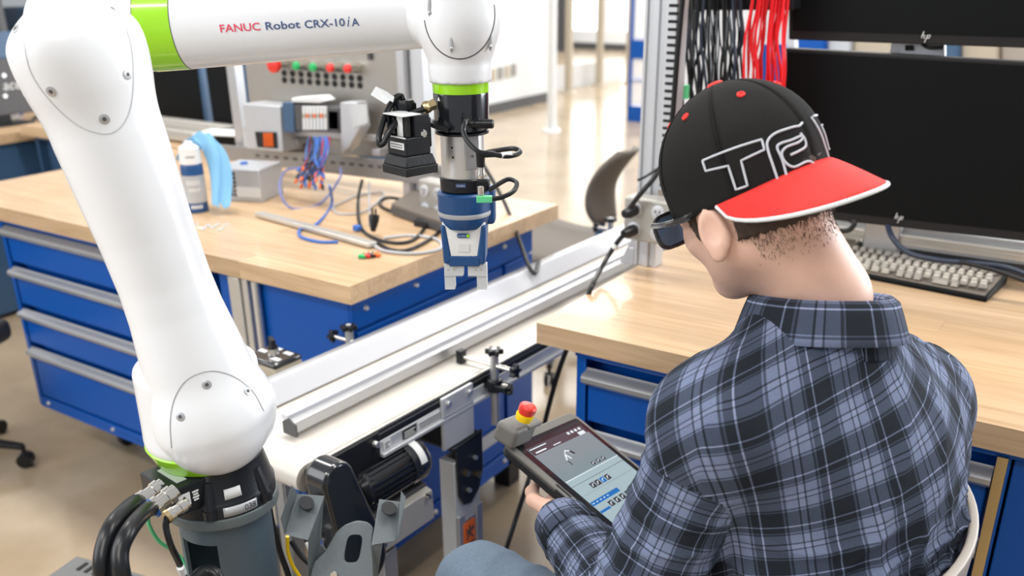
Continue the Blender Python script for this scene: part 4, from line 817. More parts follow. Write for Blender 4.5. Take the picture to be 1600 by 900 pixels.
# black and red hanging cables
YC = 2.1
bar = MB(); bar.prism(quad_on_y(YC+.02, ((1058, -60), (1240, -60), (1240, 16), (1062, 16))), (0, .05, 0)); tag(build(bar, 'cable_bar', K['black'], bevel=.003), 'black bar above the hanging cables', 'bar')
wp = MB(); wp.prism(quad_on_y(2.55, ((1030, 10), (1240, 10), (1250, 400), (1030, 400))), (0, .03, 0)); o = build(wp, 'white_board', K['wall_paint'], smooth=False); tag(o, 'white board standing behind the hanging cables', 'board')
bbp = MB(); bbp.prism(quad_on_y(2.5, ((1188, 70), (1226, 70), (1226, 190), (1190, 190))), (0, .02, 0)); tag(build(bbp, 'blue_board', K['blue_paint'], smooth=False), 'blue board behind the red cables', 'board')
def hang(n, x0, x1, mts, grp, lab, spread, r0, r1):
    for i in range(n):
        a = x0+(x1-x0)*(i+.5)/n+RNG.uniform(-3, 3); e = a+RNG.uniform(-spread, spread); Y_ = YC+RNG.uniform(-.05, .02); mm = MB()
        P_ = [ony(a+RNG.uniform(-4, 4)+(12 if grp[0] == 'r' else 0), -70, Y_), ony(a+(6 if grp[0] == 'r' else 0), 5, Y_), ony(a+RNG.uniform(-5, 5), 60, Y_-.01), ony((a+e)/2+RNG.uniform(-6, 6), 115, Y_-.015), ony(e, 190, Y_-.01), ony(e+RNG.uniform(-4, 4), 300, Y_)]
        rr_ = RNG.uniform(r0, r1); mk_ = mts[RNG.randint(len(mts))]; mm.tube(spline(P_, 6), rr_, 6); o = build(mm, 'hanging_cable', K[mk_]); side_ = 'left half' if i < n/2 else 'right half'; tag(o, ('thicker ' if rr_ > (r0+r1)/2 else 'thin ')+lab.replace('COL', {'rubber': 'black', 'dark_blue_wire': 'dark navy', 'red_wire': 'red'}[mk_])+side_+' of the bundle', 'cable', grp)
hang(42, 1066, 1160, ('rubber', 'dark_blue_wire', 'rubber'), 'black hanging cables', 'COL cable hanging beside the aluminium post, ', 16, .0018, .0034)
hang(26, 1167, 1226, ('red_wire',), 'red hanging cables', 'COL cable hanging left of the monitors, ', 12, .002, .0032)
m = MB(); p = ony(1070, 154, YC-.07); m.cyl(p, p+A(0, 0, .03), .009, n=10); m.v = m.v; tag(build(m, 'green_cable_marker', K['green_light']), 'bright green sleeve on the black cables above the cap', 'marker')
# clutter glimpsed between the monitors
YG = 3.6
for i, (x0, x1, c, nm) in enumerate(((1228, 1290, 'blue_paint', 'blue'), (1290, 1330, 'label_silver', 'silver'), (1332, 1400, 'cream_metal', 'tan'), (1400, 1500, 'slate_blue', 'dark blue'), (1500, 1560, 'cream_metal', 'sand coloured'), (1562, 1640, 'beige_plastic', 'beige'))):
    m = MB(); m.prism(quad_on_y(YG+i*.03, ((x0, 40), (x1, 40), (x1, 110), (x0, 110))), (0, .2, 0)); tag(build(m, 'storage_box', K[c], bevel=.01), '%s storage box on the rear table, seen between the monitors' % nm, 'box')
m = MB(); a = ony(1228, 110, YG); m.bb(a[0]-.3, a[0]+1.6, YG-.1, YG+.6, .8, a[2]); m.bb(a[0]-.3, a[0]-.25, YG-.1, YG+.6, 0, .8); m.bb(a[0]+1.55, a[0]+1.6, YG-.1, YG+.6, 0, .8); tag(build(m, 'rear_table', K['beige_plastic'], bevel=.004), 'rear table holding storage boxes behind the monitors', 'table')
# ================================================================ CHAIRS
def swivel_base(t, c, r, rot=0, zc=.0, mt='black'):
    for k in range(5):
        q = rot+k*2*math.pi/5; d = A(math.cos(q), math.sin(q), 0); mm = MB(); mm.tube([c+A(0, 0, .12), c+d*r*.6+A(0, 0, .1), c+d*r+A(0, 0, .075)], [.022, .018, .013], 8); l_ = build(mm, 'leg', K[mt], t)
        mm = MB(); s_ = np.cross(A(0, 0, 1), d); b_ = c+d*r
        for s in (-1, 1): mm.cyl(b_+s_*s*.004+A(0, 0, .026), b_+s_*s*.02+A(0, 0, .026), .025, n=18)
        mm.cyl(b_+A(0, 0, .04), b_+A(0, 0, .08), .008, n=8); build(mm, 'caster', K['rubber'], l_)
    mm = MB(); mm.cyl(c+A(0, 0, .1), c+A(0, 0, .4), .025, n=14); build(mm, 'column', K[mt], t)
cc = onz(40, 716, .03)+A(-.22, -.18, 0)*1.0; cc = A(cc[0], cc[1], 0); dv = onz(40, 716, .03)-cc; ang = math.atan2(dv[1], dv[0])
t = thing('swivel_chair', 'office chair at the left frame edge, one leg and caster visible', 'chair', tuple(cc)); swivel_base(t, cc, np.linalg.norm(dv[:2]), ang)
m = MB(); m.box(cc+A(0, 0, .45), (.45, .45, .08), rz(.4)); build(m, 'seat', K['dark_gray'], t, bevel=.03, seg=4)
m = MB(); m.box(cc+A(-.24, -.05, .75), (.05, .42, .45), rz(.2)); build(m, 'backrest', K['dark_gray'], t, bevel=.02, seg=4)
c2 = A(-1.98, 3.34, 0); t = thing('task_chair', 'grey plastic swivel chair between the benches behind the conveyor', 'chair', tuple(c2)); swivel_base(t, c2, .46, math.atan2(2.84-3.34, -1.74+1.98))
m = MB(); Pg = [[c2+A(x*(.24-.03*abs(y)), y*.23-.0, .46+.03*x*x+.02*y*y*y) for x in np.linspace(-1, 1, 9)] for y in np.linspace(-1, 1, 9)]; m.grid(Pg); o = build(m, 'seat', K['taupe'], t); q = o.modifiers.new('s', 'SOLIDIFY'); q.thickness = .035
m = MB(); Pg = []
for z in np.linspace(.56, .87, 12):
    row = []; tz = (z-.56)/.31; hw = .115*(1-.35*max(0, (tz-.7)/.3)**2-.3*max(0, (.25-tz)/.25)**2)
    for a in np.linspace(-1, 1, 11): row.append(A(-1.80+.1*tz**1.5-.05*math.sin(tz*3.1)-.035*a*a, 3.44+a*hw, z))
    Pg.append(row)
m.grid(Pg); o = build(m, 'backrest', K['taupe'], t); q = o.modifiers.new('s', 'SOLIDIFY'); q.thickness = .02
m = MB(); m.tube([c2+A(.0, .05, .42), A(-1.84, 3.4, .46), A(-1.82, 3.44, .6)], .018); m.cyl(c2+A(0, 0, .36), c2+A(0, 0, .435), .06, n=16); build(m, 'back_support', K['slate_blue'], t)
cable([onz(893, 500, .86)+A(0, .02, -.02), atd(870, 590, 2.2), atd(835, 720, 2.35), atd(795, 845, 2.3), onz(760, 960, .02)], .006, 'rubber', 'black cable running from the right bench down to the floor', n=10)
# ================================================================ ROBOT
W_ = atd(717, 15, 1.30); E2 = atd(126, 46, 1.335)            # wrist centre, elbow centre of the forearm
fd = nrm(W_-E2); NH = nrm(A(fd[1], -fd[0], 0)); NH = NH if NH@(CAM-W_) > 0 else -NH     # horizontal, towards the camera
RH = nrm(np.cross(NH, A(0, 0, 1)));  RH = RH if RH@RT > 0 else -RH; UP = A(0, 0, 1)
Sc = atd(337, 650, 1.235); Ec = onpl(118, 72, Sc, NH)
px_r = lambda px, P: px*np.dot(P-CAM, FW)/F_PX
rS = px_r(93, Sc); rE = px_r(101, Ec)
bx_ = atd(346, 768, 1.305); BX = A(bx_[0], bx_[1], 0); Z0 = bx_[2]
rb = thing('industrial_robot', 'large white six-axis robot arm with lime bands on a grey pedestal', 'robot', (BX[0], BX[1], Z0))
ax = nrm(Ec-Sc)
AL = np.linalg.norm(Ec-Sc)
def f_arm(P):
    q = P-Sc; t = (q@ax)/AL; rd = np.linalg.norm(q-(q@ax)[:, None]*ax, axis=1)
    tb_ = np.maximum(np.maximum(-t, t-1), 0)*AL
    rr_ = np.interp(t, [0, .072, .193, .314, .4, .52, .643, .786, .9, 1], [.0725, .071, .0655, .0585, .0563, .0572, .0605, .0635, .062, .056])
    c = np.maximum(rd-rr_, 0)*.98+np.minimum(rd-rr_, 0)*.98; c = np.where(tb_ > 0, np.hypot(np.maximum(rd-rr_, 0), tb_), c)
    a = sd_rcyl(P, Sc-NH*.004, NH, rS*.93, .084, .069); b = sd_rcyl(P, Ec-NH*.005+RH*.002, NH, rE*.70, .078, .0585)
    return smin(smin(a, c, .02), b, .065)
pad = .14; lo = np.minimum(Sc, Ec)-pad; hi = np.maximum(Sc, Ec)+pad
pos, Q = sdf_mesh(f_arm, lo, hi, .005); arm = sdf_obj(pos, Q, 'upper_arm', K['robot_white'], rb)
def groove(fn, c, r1, r2, a0, a1, parent, tilt=0, n=60, rr=.0009, mt='gray_wire', oz=0):
    pts = []
    u = RH*math.cos(tilt)+UP*math.sin(tilt); v = -RH*math.sin(tilt)+UP*math.cos(tilt)
    for q in np.linspace(a0, a1, n):
        p = c+u*math.cos(q)*r1+v*math.sin(q)*r2+NH*.25; pts.append(march(fn, p, -NH))
    m = MB(); m.tube(pts, rr, 6); return build(m, 'cap_seam', K[mt], parent)
def screw_at(fn, px, py, ref, parent, r=.0058):
    d = nrm(ray(px, py)); p = march(fn, CAM+d*.85, d, 120)
    if np.linalg.norm(p-ref) > .2 or abs(float(fn(p[None])[0])) > .003: return
    e = .002; g = nrm(A(*[float(fn((p+np.eye(3)[k]*e)[None])[0]-fn((p-np.eye(3)[k]*e)[None])[0]) for k in range(3)]))
    m = MB(); m.lathe(p-g*.001, g, [(0, r), (.0016, r), (.002, r*.8)], 18); s_ = build(m, 'screw', K['alu'], parent); u, _ = perp(g)
    m = MB(); m.lathe(p+g*.0011, g, [(0, r*.45), (.0004, r*.4)], 6); build(m, 'screw_socket', K['dark_gray'], s_)
def seam_path(fn, pts, parent, rr=.0009, mt='gray_wire'):
    out = [];
    for x, y, _ in spline([A(a_, b_, 0) for a_, b_ in pts], 6):
        d = nrm(ray(x, y)); p = march(fn, CAM+d*.85, d, 120)
        if np.linalg.norm(p-CAM) < 1.7 and abs(float(fn(p[None])[0])) < .003: out.append(p)
    m = MB(); m.tube(out, rr, 6); build(m, 'cap_seam', K[mt], parent)
seam_path(f_arm, [(268, 700), (266, 660), (272, 625), (288, 597), (312, 583), (338, 580), (368, 590), (395, 612), (412, 642)], arm)
seam_path(f_arm, [(170, -10), (193, 35), (205, 75), (208, 130), (202, 175), (185, 202), (160, 209), (120, 195), (78, 157), (48, 112), (36, 60)], arm, rr=.0007, mt='label_silver')
for px, py in ((323, 601), (387, 611), (282, 651), (80, 143), (163, 186), (199, 116), (25, 45), (175, 14)): screw_at(f_arm, px, py, Sc if py > 400 else Ec, arm)
# turret
zt = Sc[2]
def f_tur(P):
    q = sd_rcyl(P, BX-RH*.009+A(0, 0, Z0+.145), UP, .0795, .058, .012); q2 = sd_rcyl(P, BX+A(0, 0, zt-.04)-RH*.012, NH, rS*.62, .06, .04)
    return smin(q, q2, .03)
pos, Q = sdf_mesh(f_tur, BX+A(-.2, -.2, Z0+.05), BX+A(.2, .2, zt+.15), .006); tu = sdf_obj(pos, Q, 'turret', K['robot_white'], rb)
m = MB(); m.lathe(BX-RH*.009+A(0, 0, Z0+.064), UP, [(-.002, .067), (0, .069), (.024, .0802), (.026, .079)], 64); build(m, 'lime_band', K['lime'], rb)
m = MB(); m.lathe(BX+A(0, 0, Z0), UP, [(0, .0745), (.018, .0745), (.0195, .0735), (.022, .072), (.058, .0635), (.063, .063), (.065, .061)], 72); base = build(m, 'base_housing', K['satin_black'], rb)
def on_base(q, z, r): return BX+A(math.cos(q)*r, math.sin(q)*r, Z0+z)
qc = math.atan2(-BX[1], -BX[0])
def patch(q0, q1, z0, z1, r, mt, name, par, sk=0):
    m = MB(); m.grid([[on_base(q, z+sk*(q-q0), r if z == z0 or not sk else r-sk) for q in np.linspace(q0, q1, 9)] for z in (z0, z1)]); o = build(m, name, K[mt], par); s_ = o.modifiers.new('s', 'SOLIDIFY'); s_.thickness = .0006; return o
patch(qc-.02, qc+.62, .002, .016, .0749, 'label_silver', 'serial_plate', base)
patch(qc+.04, qc+.36, .026, .04, .0715, 'label_white', 'paper_label', base, sk=.0031)
def curved_text(body, q0, z, r, h, wid, mt, par, name='print', upc=None):
    V, Fs = text_mesh(body, 1); V[:, 0] -= V[:, 0].min(); sx = wid/V[:, 0].max(); sy = h/V[:, 1].max(); mm = MB()
    mm.add([on_base(q0+p[0]*sx/r, z+p[1]*sy, r) for p in V], Fs); return build(mm, name, K[mt], par, smooth=False)
curved_text('038', qc+.36, .0045, .0756, .009, .017, 'ink', base)
curved_text('J1 12345', qc+.05, .031, .0771, .004, .014, 'ink', base) if False else None
curved_text('CE', qc-.5, .0585, .0645, .0065, .014, 'ink_white', base)
for q in (qc-.25, qc+.85):
    m = MB(); p = on_base(q, .0, .0); m.cyl(on_base(q, .014, .073), on_base(q, .05, .062), .0085, .007, 16); m.cyl(on_base(q, .004, .075), on_base(q, .016, .0745), .009, n=16); build(m, 'bolt_boss', K['satin_black'], base)
m = MB(); q = qc-.36; m.prism([on_base(q, .055, .0652), on_base(q+.04, .055, .0652), on_base(q+.02, .06, .0642)], on_base(q, 0, .001)-on_base(q, 0, 0)); build(m, 'zero_mark', K['ink_white'], base)
m = MB(); q = qc+.62
# connector block on the left of the base
EA = nrm(RH*.78+NH*.62); EB = nrm(RH*.62-NH*.78); RB = np.stack([EA, EB, UP], 1); bc = atd(272, 763, 1.235)
m = MB(); m.box(bc, (.078, .05, .04), RB); cb_ = build(m, 'connector_block', K['satin_black'], rb, bevel=.002)
m = MB(); m.box(bc+A(0, 0, .0205), (.05, .014, .0008), RB); build(m, 'block_label', K['label_silver'], cb_)
m = MB(); m.box(bc+EA*.03+EB*.025-A(0, 0, .014), (.018, .03, .012), RB); m.box(bc+EB*.04, (.05, .04, .03), RB); build(m, 'block_foot', K['satin_black'], rb, bevel=.002)
fc = bc+EA*.0394; m = MB(); m.box(fc-EB*.008+UP*.001, (.0008, .017, .018), RB); wl = build(m, 'warning_label', K['label_white'], cb_)
m = MB(); m.prism([fc-EB*.0145-UP*.003+EA*.0006, fc-EB*.0015-UP*.003+EA*.0006, fc-EB*.008+UP*.007+EA*.0006], EA*.0004); build(m, 'pictogram', K['ink'], wl)
m = MB()
for k in range(4): m.box(fc+EB*.0085+UP*(.007-.004*k), (.001, .009-.002*(k % 2), .0022), RB)
build(m, 'print', K['ink_white'], cb_)
def conn(px, py, d, dirv, r, L, label, collar='chrome'):
    p = atd(px, py, d); d_ = nrm(dirv); t = thing('cable_gland', label, 'connector', tuple(p)); m = MB(); m.lathe(p-d_*L*.5, d_, [(0, r*.8), (L*.15, r*.8), (L*.16, r), (L*.4, r), (L*.42, r*.86), (L*.7, r*.86), (L*.72, r*1.02), (L, r*1.02)], 10); build(m, 'body', K['chrome'], t)
    m = MB(); m.lathe(p+d_*L*.42, d_, [(0, r*1.05), (.005, r*1.05)], 20); build(m, 'ring', K[collar], t); return p+d_*L*.5
lv = nrm(-EB*.95-UP*.3)
e1_ = conn(237, 771, 1.205, lv, .0125, .036, 'chrome cable gland of the upper thick cable at the robot base')
e2_ = conn(257, 780, 1.19, lv, .0125, .036, 'chrome cable gland with blue ring at the robot base', 'blue_wire')
e3_ = conn(278, 796, 1.175, nrm(lv+UP*.1), .0085, .03, 'small chrome elbow plug at the robot base', 'brass')
cable([e1_, atd(208, 788, 1.16), atd(178, 818, 1.1), atd(162, 858, 1.08), atd(160, 900, 1.08), atd(168, 960, 1.12), onz(200, 1000, .5), onz(260, 985, .33)], .0105, 'rubber', 'left thick black cable curving down from the robot base', n=10)
cable([e2_, atd(228, 798, 1.15), atd(204, 826, 1.09), atd(188, 862, 1.07), atd(192, 905, 1.07), atd(205, 960, 1.11), onz(240, 1000, .5), onz(300, 985, .33)], .010, 'rubber', 'right thick black cable curving down from the robot base', n=10)
cable([e3_, atd(259, 822, 1.165), atd(266, 850, 1.17), atd(280, 880, 1.2), atd(290, 910, 1.22), atd(296, 950, 1.26), onz(310, 975, .3)], .0042, 'rubber', 'thin black lead from the elbow plug down the pedestal', n=8)
m = MB(); m.cyl(atd(282, 886, 1.2), atd(286, 896, 1.21), .0052, n=10); tag(build(m, 'cable_tag', K['label_white']), 'white tag on the thin lead beside the pedestal', 'tag')
cable([atd(231, 800, 1.25), atd(233, 820, 1.27), atd(248, 845, 1.3), atd(272, 862, 1.32), atd(290, 885, 1.32), atd(300, 940, 1.34)], .0028, 'green_light', 'thin green earth wire with yellow stripe beside the pedestal', n=8)
m = MB(); m.cyl(atd(227, 782, 1.2), atd(223, 790, 1.19), .004, n=8); tag(build(m, 'yellow_sleeve', K['yellow']), 'tiny yellow sleeve between the two thick cables', 'sleeve')
cable([atd(296, 930, 1.18), atd(305, 905, 1.19), atd(322, 893, 1.2), atd(340, 903, 1.2), atd(350, 960, 1.2)], .0085, 'rubber', 'black cable hump at the foot of the pedestal opening', n=8)
# pedestal
pd = thing('robot_pedestal', 'grey-blue steel tube pedestal with cut-out carrying the robot', 'pedestal', (BX[0], BX[1], 0))
m = MB(); m.lathe(BX+A(0, 0, Z0-.016), UP, [(0, .077), (.012, .077), (.015, .0755), (.015, .055)], 72); build(m, 'top_plate', K['ped_rim'], pd, bevel=.001)
# tube with a rounded opening: angular range left out below
R0 = .0635; qa = qc-1.2; qb = qc-.27; zt_ = Z0-.016; rows_ = []
nz = 110
def tube_pts(R): return [[BX+A(math.cos(q)*R, math.sin(q)*R, z) for q in np.linspace(0, 2*math.pi, 241)[:-1]] for z in np.linspace(.012, zt_, nz)]
Po, Pi = np.array(tube_pts(R0)), np.array(tube_pts(R0-.005)); vs = list(Po.reshape(-1, 3))+list(Pi.reshape(-1, 3)); fs = []; n1 = 240; off = nz*n1; qs = np.linspace(0, 2*math.pi, 241)[:-1]; zs = np.linspace(.012, zt_, nz)
def opn(i, k):
    q = (qs[k]+.013-qa) % (2*math.pi); z = (zs[i]+zs[min(i+1, nz-1)])/2
    if q > (qb-qa): return False
    e = min(q, qb-qa-q)*R0; top = zt_-.028
    return .3 < z < top
for i in range(nz-1):
    for k in range(n1):
        if opn(i, k): continue
        k2 = (k+1) % n1; a, b, c, d = i*n1+k, i*n1+k2, (i+1)*n1+k2, (i+1)*n1+k
        fs += [(a, b, c, d), (off+d, off+c, off+b, off+a)]
        for (di, dk, e) in ((0, -1, (a, d)), (0, 1, (c, b)), (1, 0, (d, c)), (-1, 0, (b, a))):
            ii = i+di; kk = (k+dk) % n1
            if ii < 0 or ii >= nz-1 or opn(ii, kk): fs.append((e[0], e[1], off+e[1], off+e[0]))
m = MB(); m.add(vs, fs); build(m, 'tube', K['ped'], pd)
m = MB(); m.lathe(BX, UP, [(0, .14), (.012, .14), (.014, .135), (.014, .07)], 48); build(m, 'floor_flange', K['ped'], pd)
# forearm
L_ = np.linalg.norm(W_-E2); r0 = px_r(70, atd(262, 40, 1.32)); 
def fr_(t): return np.interp(t, [0, .12, .25, .5, .75, .9, 1], [.0625, .063, .0622, .058, .0525, .0492, .048])
FZ = -.004
def f_fore(P):
    q = P-E2; t = np.clip(q@fd/L_, 0, .93); rad = np.linalg.norm(q-(t*L_)[:, None]*fd, axis=1)-fr_(t)
    e = sd_rcyl(P, E2-NH*.01, NH, .066, .062, .05); return smin(rad, e, .04)
pos, Q = sdf_mesh(f_fore, np.minimum(E2, W_)-.12, np.maximum(E2, W_)+.12, .006); fo = sdf_obj(pos, Q, 'forearm', K['robot_white'], rb)
t0, t1 = [np.dot(onpl(px, 60, E2, NH)-E2, fd) for px in (241, 295)]
m = MB(); m.lathe(E2, fd, [(t0, fr_(t0/L_)-.001), (t0, fr_(t0/L_)+.0006), (t1, fr_(t1/L_)+.0006), (t1, fr_(t1/L_)-.001)], 96, cap=False); build(m, 'lime_band', K['lime'], rb)
m = MB(); 
for tt in (t0-.0004, t1+.0004): m.tube([E2+fd*tt+(NH*math.cos(q)+np.cross(fd, NH)*math.sin(q))*(fr_(tt/L_)+.0002) for q in np.linspace(0, 2*math.pi, 60)[:-1]], .0006, 5, closed=True)
build(m, 'band_seam', K['dark_gray'], rb)
VF = nrm(np.cross(NH, fd)); VF = VF if VF[2] > 0 else -VF
def fore_text(body, pxa, pxb, pyb, hpx, mt, shear=0):
    a = ray(pxa, pyb); 
    def hit(px, py):
        p = CAM+ray(px, py)*.9; d = nrm(ray(px, py)); return march(f_fore, p, d)
    V, Fs = text_mesh(body, 1, shear=shear, offset=.012); V[:, 0] -= V[:, 0].min(); wd_ = V[:, 0].max(); hh_ = .73; mm = MB()
    pa, pb = hit(pxa, pyb), hit(pxb, pyb-(pxb-pxa)*.033)
    ta, tb = (pa-E2)@fd, (pb-E2)@fd; R_ = fr_((ta+tb)/2/L_); qa_ = math.atan2((pa-E2)@VF, (pa-E2)@NH); hm = hpx*1.3/F_PX*1.24
    out = []
    for v in V:
        t = ta+(tb-ta)*v[0]/wd_; q = qa_+v[1]/hh_*hm/R_; rr = fr_(t/L_)+.0007; out.append(E2+fd*t+(NH*math.cos(q)+VF*math.sin(q))*rr)
    mm.add(out, Fs); build(mm, 'lettering', K[mt], fo, smooth=False)
fore_text('FANUC', 345, 408, 50.5, 9.3, 'ink_red'); fore_text('Robot', 416, 470, 46.6, 9.3, 'ink_blue'); fore_text('CRX-10', 477, 540, 44, 9.3, 'ink_blue'); fore_text('i', 543, 548, 41, 12.5, 'ink_blue', .35); fore_text('A', 550, 562, 40.6, 9.3, 'ink_blue')
# wrist
Wx = atd(720.5, 160, 1.30); WX = A(Wx[0], Wx[1], 0)
zpx = lambda y: atd(720.5, y, 1.30)[2]
zW = {}
def zat(y):   # height on the vertical wrist axis seen at image row y
    lo_, hi_ = .8, 1.8
    for _ in range(40):
        mid = (lo_+hi_)/2; P = A(WX[0], WX[1], mid)-CAM; yy = PY+F_PX*(P@DN)/(P@FW)
        if yy > y: lo_ = mid
        else: hi_ = mid
    return (lo_+hi_)/2
zt1 = zat(20)
def f_wr(P):
    a = sd_ell(P, WX+A(0, 0, zat(30)), (.0535, .0535, .062)); b = sd_cap(P, WX+A(0, 0, zat(60)), WX+A(0, 0, zat(110)), .047, .0405)
    c = sd_rcyl(P, WX+A(0, 0, zat(118)), UP, .0408, .012, .003); e = sd_cap(P, W_-fd*.09, W_-fd*.02, .048, .05); q = sd_rcyl(P, WX+A(0, 0, zat(2)), UP, .05, .06, .045)
    d = smin(smin(smin(a, b, .02), c, .012), smin(e, q, .03), .02); return np.maximum(d, -(P[:, 2]-zat(127)))
pos, Q = sdf_mesh(f_wr, WX+A(-.17, -.13, zat(135)), WX+A(.1, .13, zat(-70)), .004); wr = sdf_obj(pos, Q, 'wrist', K['robot_white'], rb)
pts = []
for q in np.linspace(math.radians(188), math.radians(372), 40):
    X = 718+55*math.cos(q); Y = 22-70*math.sin(q); d = nrm(ray(X, Y)); p = march(f_wr, CAM+d*1.1, d)
    if np.linalg.norm(p-WX-A(0, 0, p[2])) < .12 and p[2] < 2: pts.append(p)
m = MB(); m.tube(pts, .0009, 6); build(m, 'cap_seam', K['dark_gray'], wr)
for px, py in ((705, 68), (766, 65), (671, 12)):
    d = nrm(ray(px, py)); p = march(f_wr, CAM+d*1.1, d); m = MB(); m.ell(p, (.003, .003, .012), nu=12, nv=8); s_ = build(m, 'screw_recess', K['gray_wire'], wr); m = MB(); m.ell(p+A(0, 0, -.006)-d*.002, .0028, nu=10, nv=6); build(m, 'screw', K['alu'], s_)
def zl(name, prof, mt, par, n=64, **k): m = MB(); m.lathe(WX, UP, [(zat(y), r) for y, r in prof], n); return build(m, name, K[mt], par, **k)
rr = px_r(43.5, Wx)
zl('lime_band', [(143, rr), (142, rr+.0002), (124, rr+.0006), (123, rr-.001)][::1], 'lime', rb)
fl = zl('flange_unit', [(203, rr*.9), (200, rr*.985), (146, rr), (143, rr*.99)], 'gloss_black', rb)
m = MB(); p = atd(686, 151, 1.27); e_ = nrm(A(CAM[0]-WX[0], CAM[1]-WX[1], 0)); 
d = nrm(A(*(atd(683, 151, 1.27)-WX-A(0, 0, 0))[:2], 0)); p = WX+d*rr+A(0, 0, zat(151)); s_ = np.cross(UP, d); m.prism([p-s_*.003-UP*.002, p+s_*.003-UP*.002, p+UP*.003], d*.0006); build(m, 'zero_mark', K['ink_white'], fl)
# ---------------------------------------------------------------- tool: sensor, adapter, gripper
gr = thing('gripper', 'blue and white two-finger gripper with steel collar hanging from the robot wrist', 'gripper', (WX[0], WX[1], zat(445)))
rs = rr*.79; WX2 = WX
sc_ = zl('steel_collar', [(276, rs), (272, rs*1.01), (204, rs*1.01), (203, rs*.95)], 'steel', gr)
for px, py in ((696, 225), (696, 240)):
    d = nrm(ray(px, py)); dd = A(*(CAM+ray(px, py)*1.29-WX)[:2], 0); hz = nrm(dd); p = WX+nrm(hz+e_*.8-RH*.25)*rs*1.01; m = MB(); p[2] = zat(py); m.ell(p, .0017, nu=8, nv=6); build(m, 'pin_hole', K['hole'], sc_)
fl_ = nrm(e_+RH*.5); m = MB(); m.box(WX+fl_*rs*.99+A(0, 0, zat(232)), (.003, .022, .05), np.stack([fl_, np.cross(UP, fl_), UP], 1)); fp = build(m, 'flat_plate', K['alu'], sc_, bevel=.001)
m = MB(); m.ell(WX+fl_*(rs*.99+.0015)+A(0, 0, zat(238)), .002, nu=8, nv=6); build(m, 'plate_screw', K['dark_gray'], fp)
ad = zl('adapter_ring', [(300, rs*.95), (296, rs*1.0), (294, rs*1.09), (276, rs*1.11), (274, rs*1.06)], 'satin_black', gr)
m = MB(); pl_ = nrm(e_-RH*.12); sl = np.cross(UP, pl_); lb = WX+pl_*rs*1.12+A(0, 0, zat(282)); m.box(lb, (.0012, .014, .0055), np.stack([pl_, sl, UP], 1)); vl = build(m, 'violet_badge', K['purple'], ad)
vl.data.materials[0] = K['ink_blue']
m = MB(); put_text(m, 'onrobot', lb+pl_*.001-sl*.0055-UP*.001, sl, UP, .0022, .011); build(m, 'print', K['ink_white'], vl, smooth=False)
blk = WX+nrm(RH+NH*.55)*.030; m = MB(); m.box(A(blk[0], blk[1], zat(284)), (.026, .024, .018), np.stack([RH, NH, UP], 1)); build(m, 'connector_block', K['satin_black'], gr, bevel=.004)
rg = px_r(43, Wx)
bl = zl('blue_collar', [(352, rg*.8), (346, rg*.9), (338, rg*.97), (331, rg*1.0), (300, rg*1.0), (297, rg*.93), (296, rg*.7)], 'navy', gr)
zl('grey_band', [(334, rg*1.0), (333, rg*1.012), (328, rg*1.012), (327, rg*1.0)], 'gray_wire', gr)
bt = nrm(RH*.98+A(0, 0, 0)); m = MB(); m.box(A(WX[0], WX[1], 0)+bt*.036-NH*.012+A(0, 0, zat(322)), (.018, .03, .055), np.stack([RH, NH, UP], 1)); build(m, 'rear_block', K['navy'], gr, bevel=.006, seg=4)
# gripper body: rounded tapered box
zt2, zb2 = zat(340), zat(405)
def bodyring(z, hw, hd, rd, n=40):
    out = []
    for k in range(n):
        q = 2*math.pi*k/n; c, s = math.cos(q), math.sin(q); ex = .35; out.append(WX+RH*hw*math.copysign(abs(c)**ex, c)+NH*hd*math.copysign(abs(s)**ex, s)+A(0, 0, z))
    return out
m = MB(); zz = np.linspace(0, 1, 9); P = [bodyring(zt2+(zb2-zt2)*u, (.0325-.0035*u)*(1 if u < .95 else .9), .024*(1 if u < .95 else .85), .006) for u in zz]; m.grid(P, cv=True); n_ = 40
m.f.append(tuple(8*n_+k for k in range(n_))); build(m, 'white_body', K['white_plastic'], gr)
for s in (-1, 1):
    m = MB(); fz = NH*.0246; m.prism([WX+RH*s*x+fz+A(0, 0, z)-NH*.0 for x, z in ((.0335, zat(346)), (.026, zat(346)), (.0185, zat(391)), (.0185, zb2-.0005), (.0305, zb2-.0005))], -NH*.05+NH*.0); o = build(m, 'blue_side', K['navy'], gr, bevel=.003)
m = MB(); m.prism([WX+RH*x+NH*.0246+A(0, 0, z) for x, z in ((-.0195, zat(392)), (.0195, zat(392)), (.026, zat(399)), (.022, zb2-.004), (-.022, zb2-.004), (-.026, zat(399)))], -NH*.049); build(m, 'blue_foot', K['navy'], gr, bevel=.002)
m = MB(); c_ = WX+NH*.0252+A(0, 0, zat(361)); Rg = np.stack([RH, NH, UP], 1)
ol = [c_+RH*(.0065*np.sign(math.cos(q))+.003*math.cos(q))+UP*.0032*math.sin(q) for q in np.linspace(0, 2*math.pi, 24)[:-1]]; m.prism(ol, NH*.0008); bd = build(m, 'badge', K['navy'], gr)
m = MB(); m.lathe(c_+RH*.0068, NH, [(0, .0026), (.0013, .0026)], 16); build(m, 'badge_dot', K['lime'], bd)
m = MB(); put_text(m, 'onrobot', c_-RH*.008+NH*.0012-UP*.001, RH, UP, .002, .011); build(m, 'print', K['ink_white'], bd, smooth=False)
m = MB(); m.box(WX+NH*.0247+A(0, 0, zat(380)), (.017, .0008, .013), Rg); build(m, 'blank_label', K['label_white'], gr, bevel=.0003)
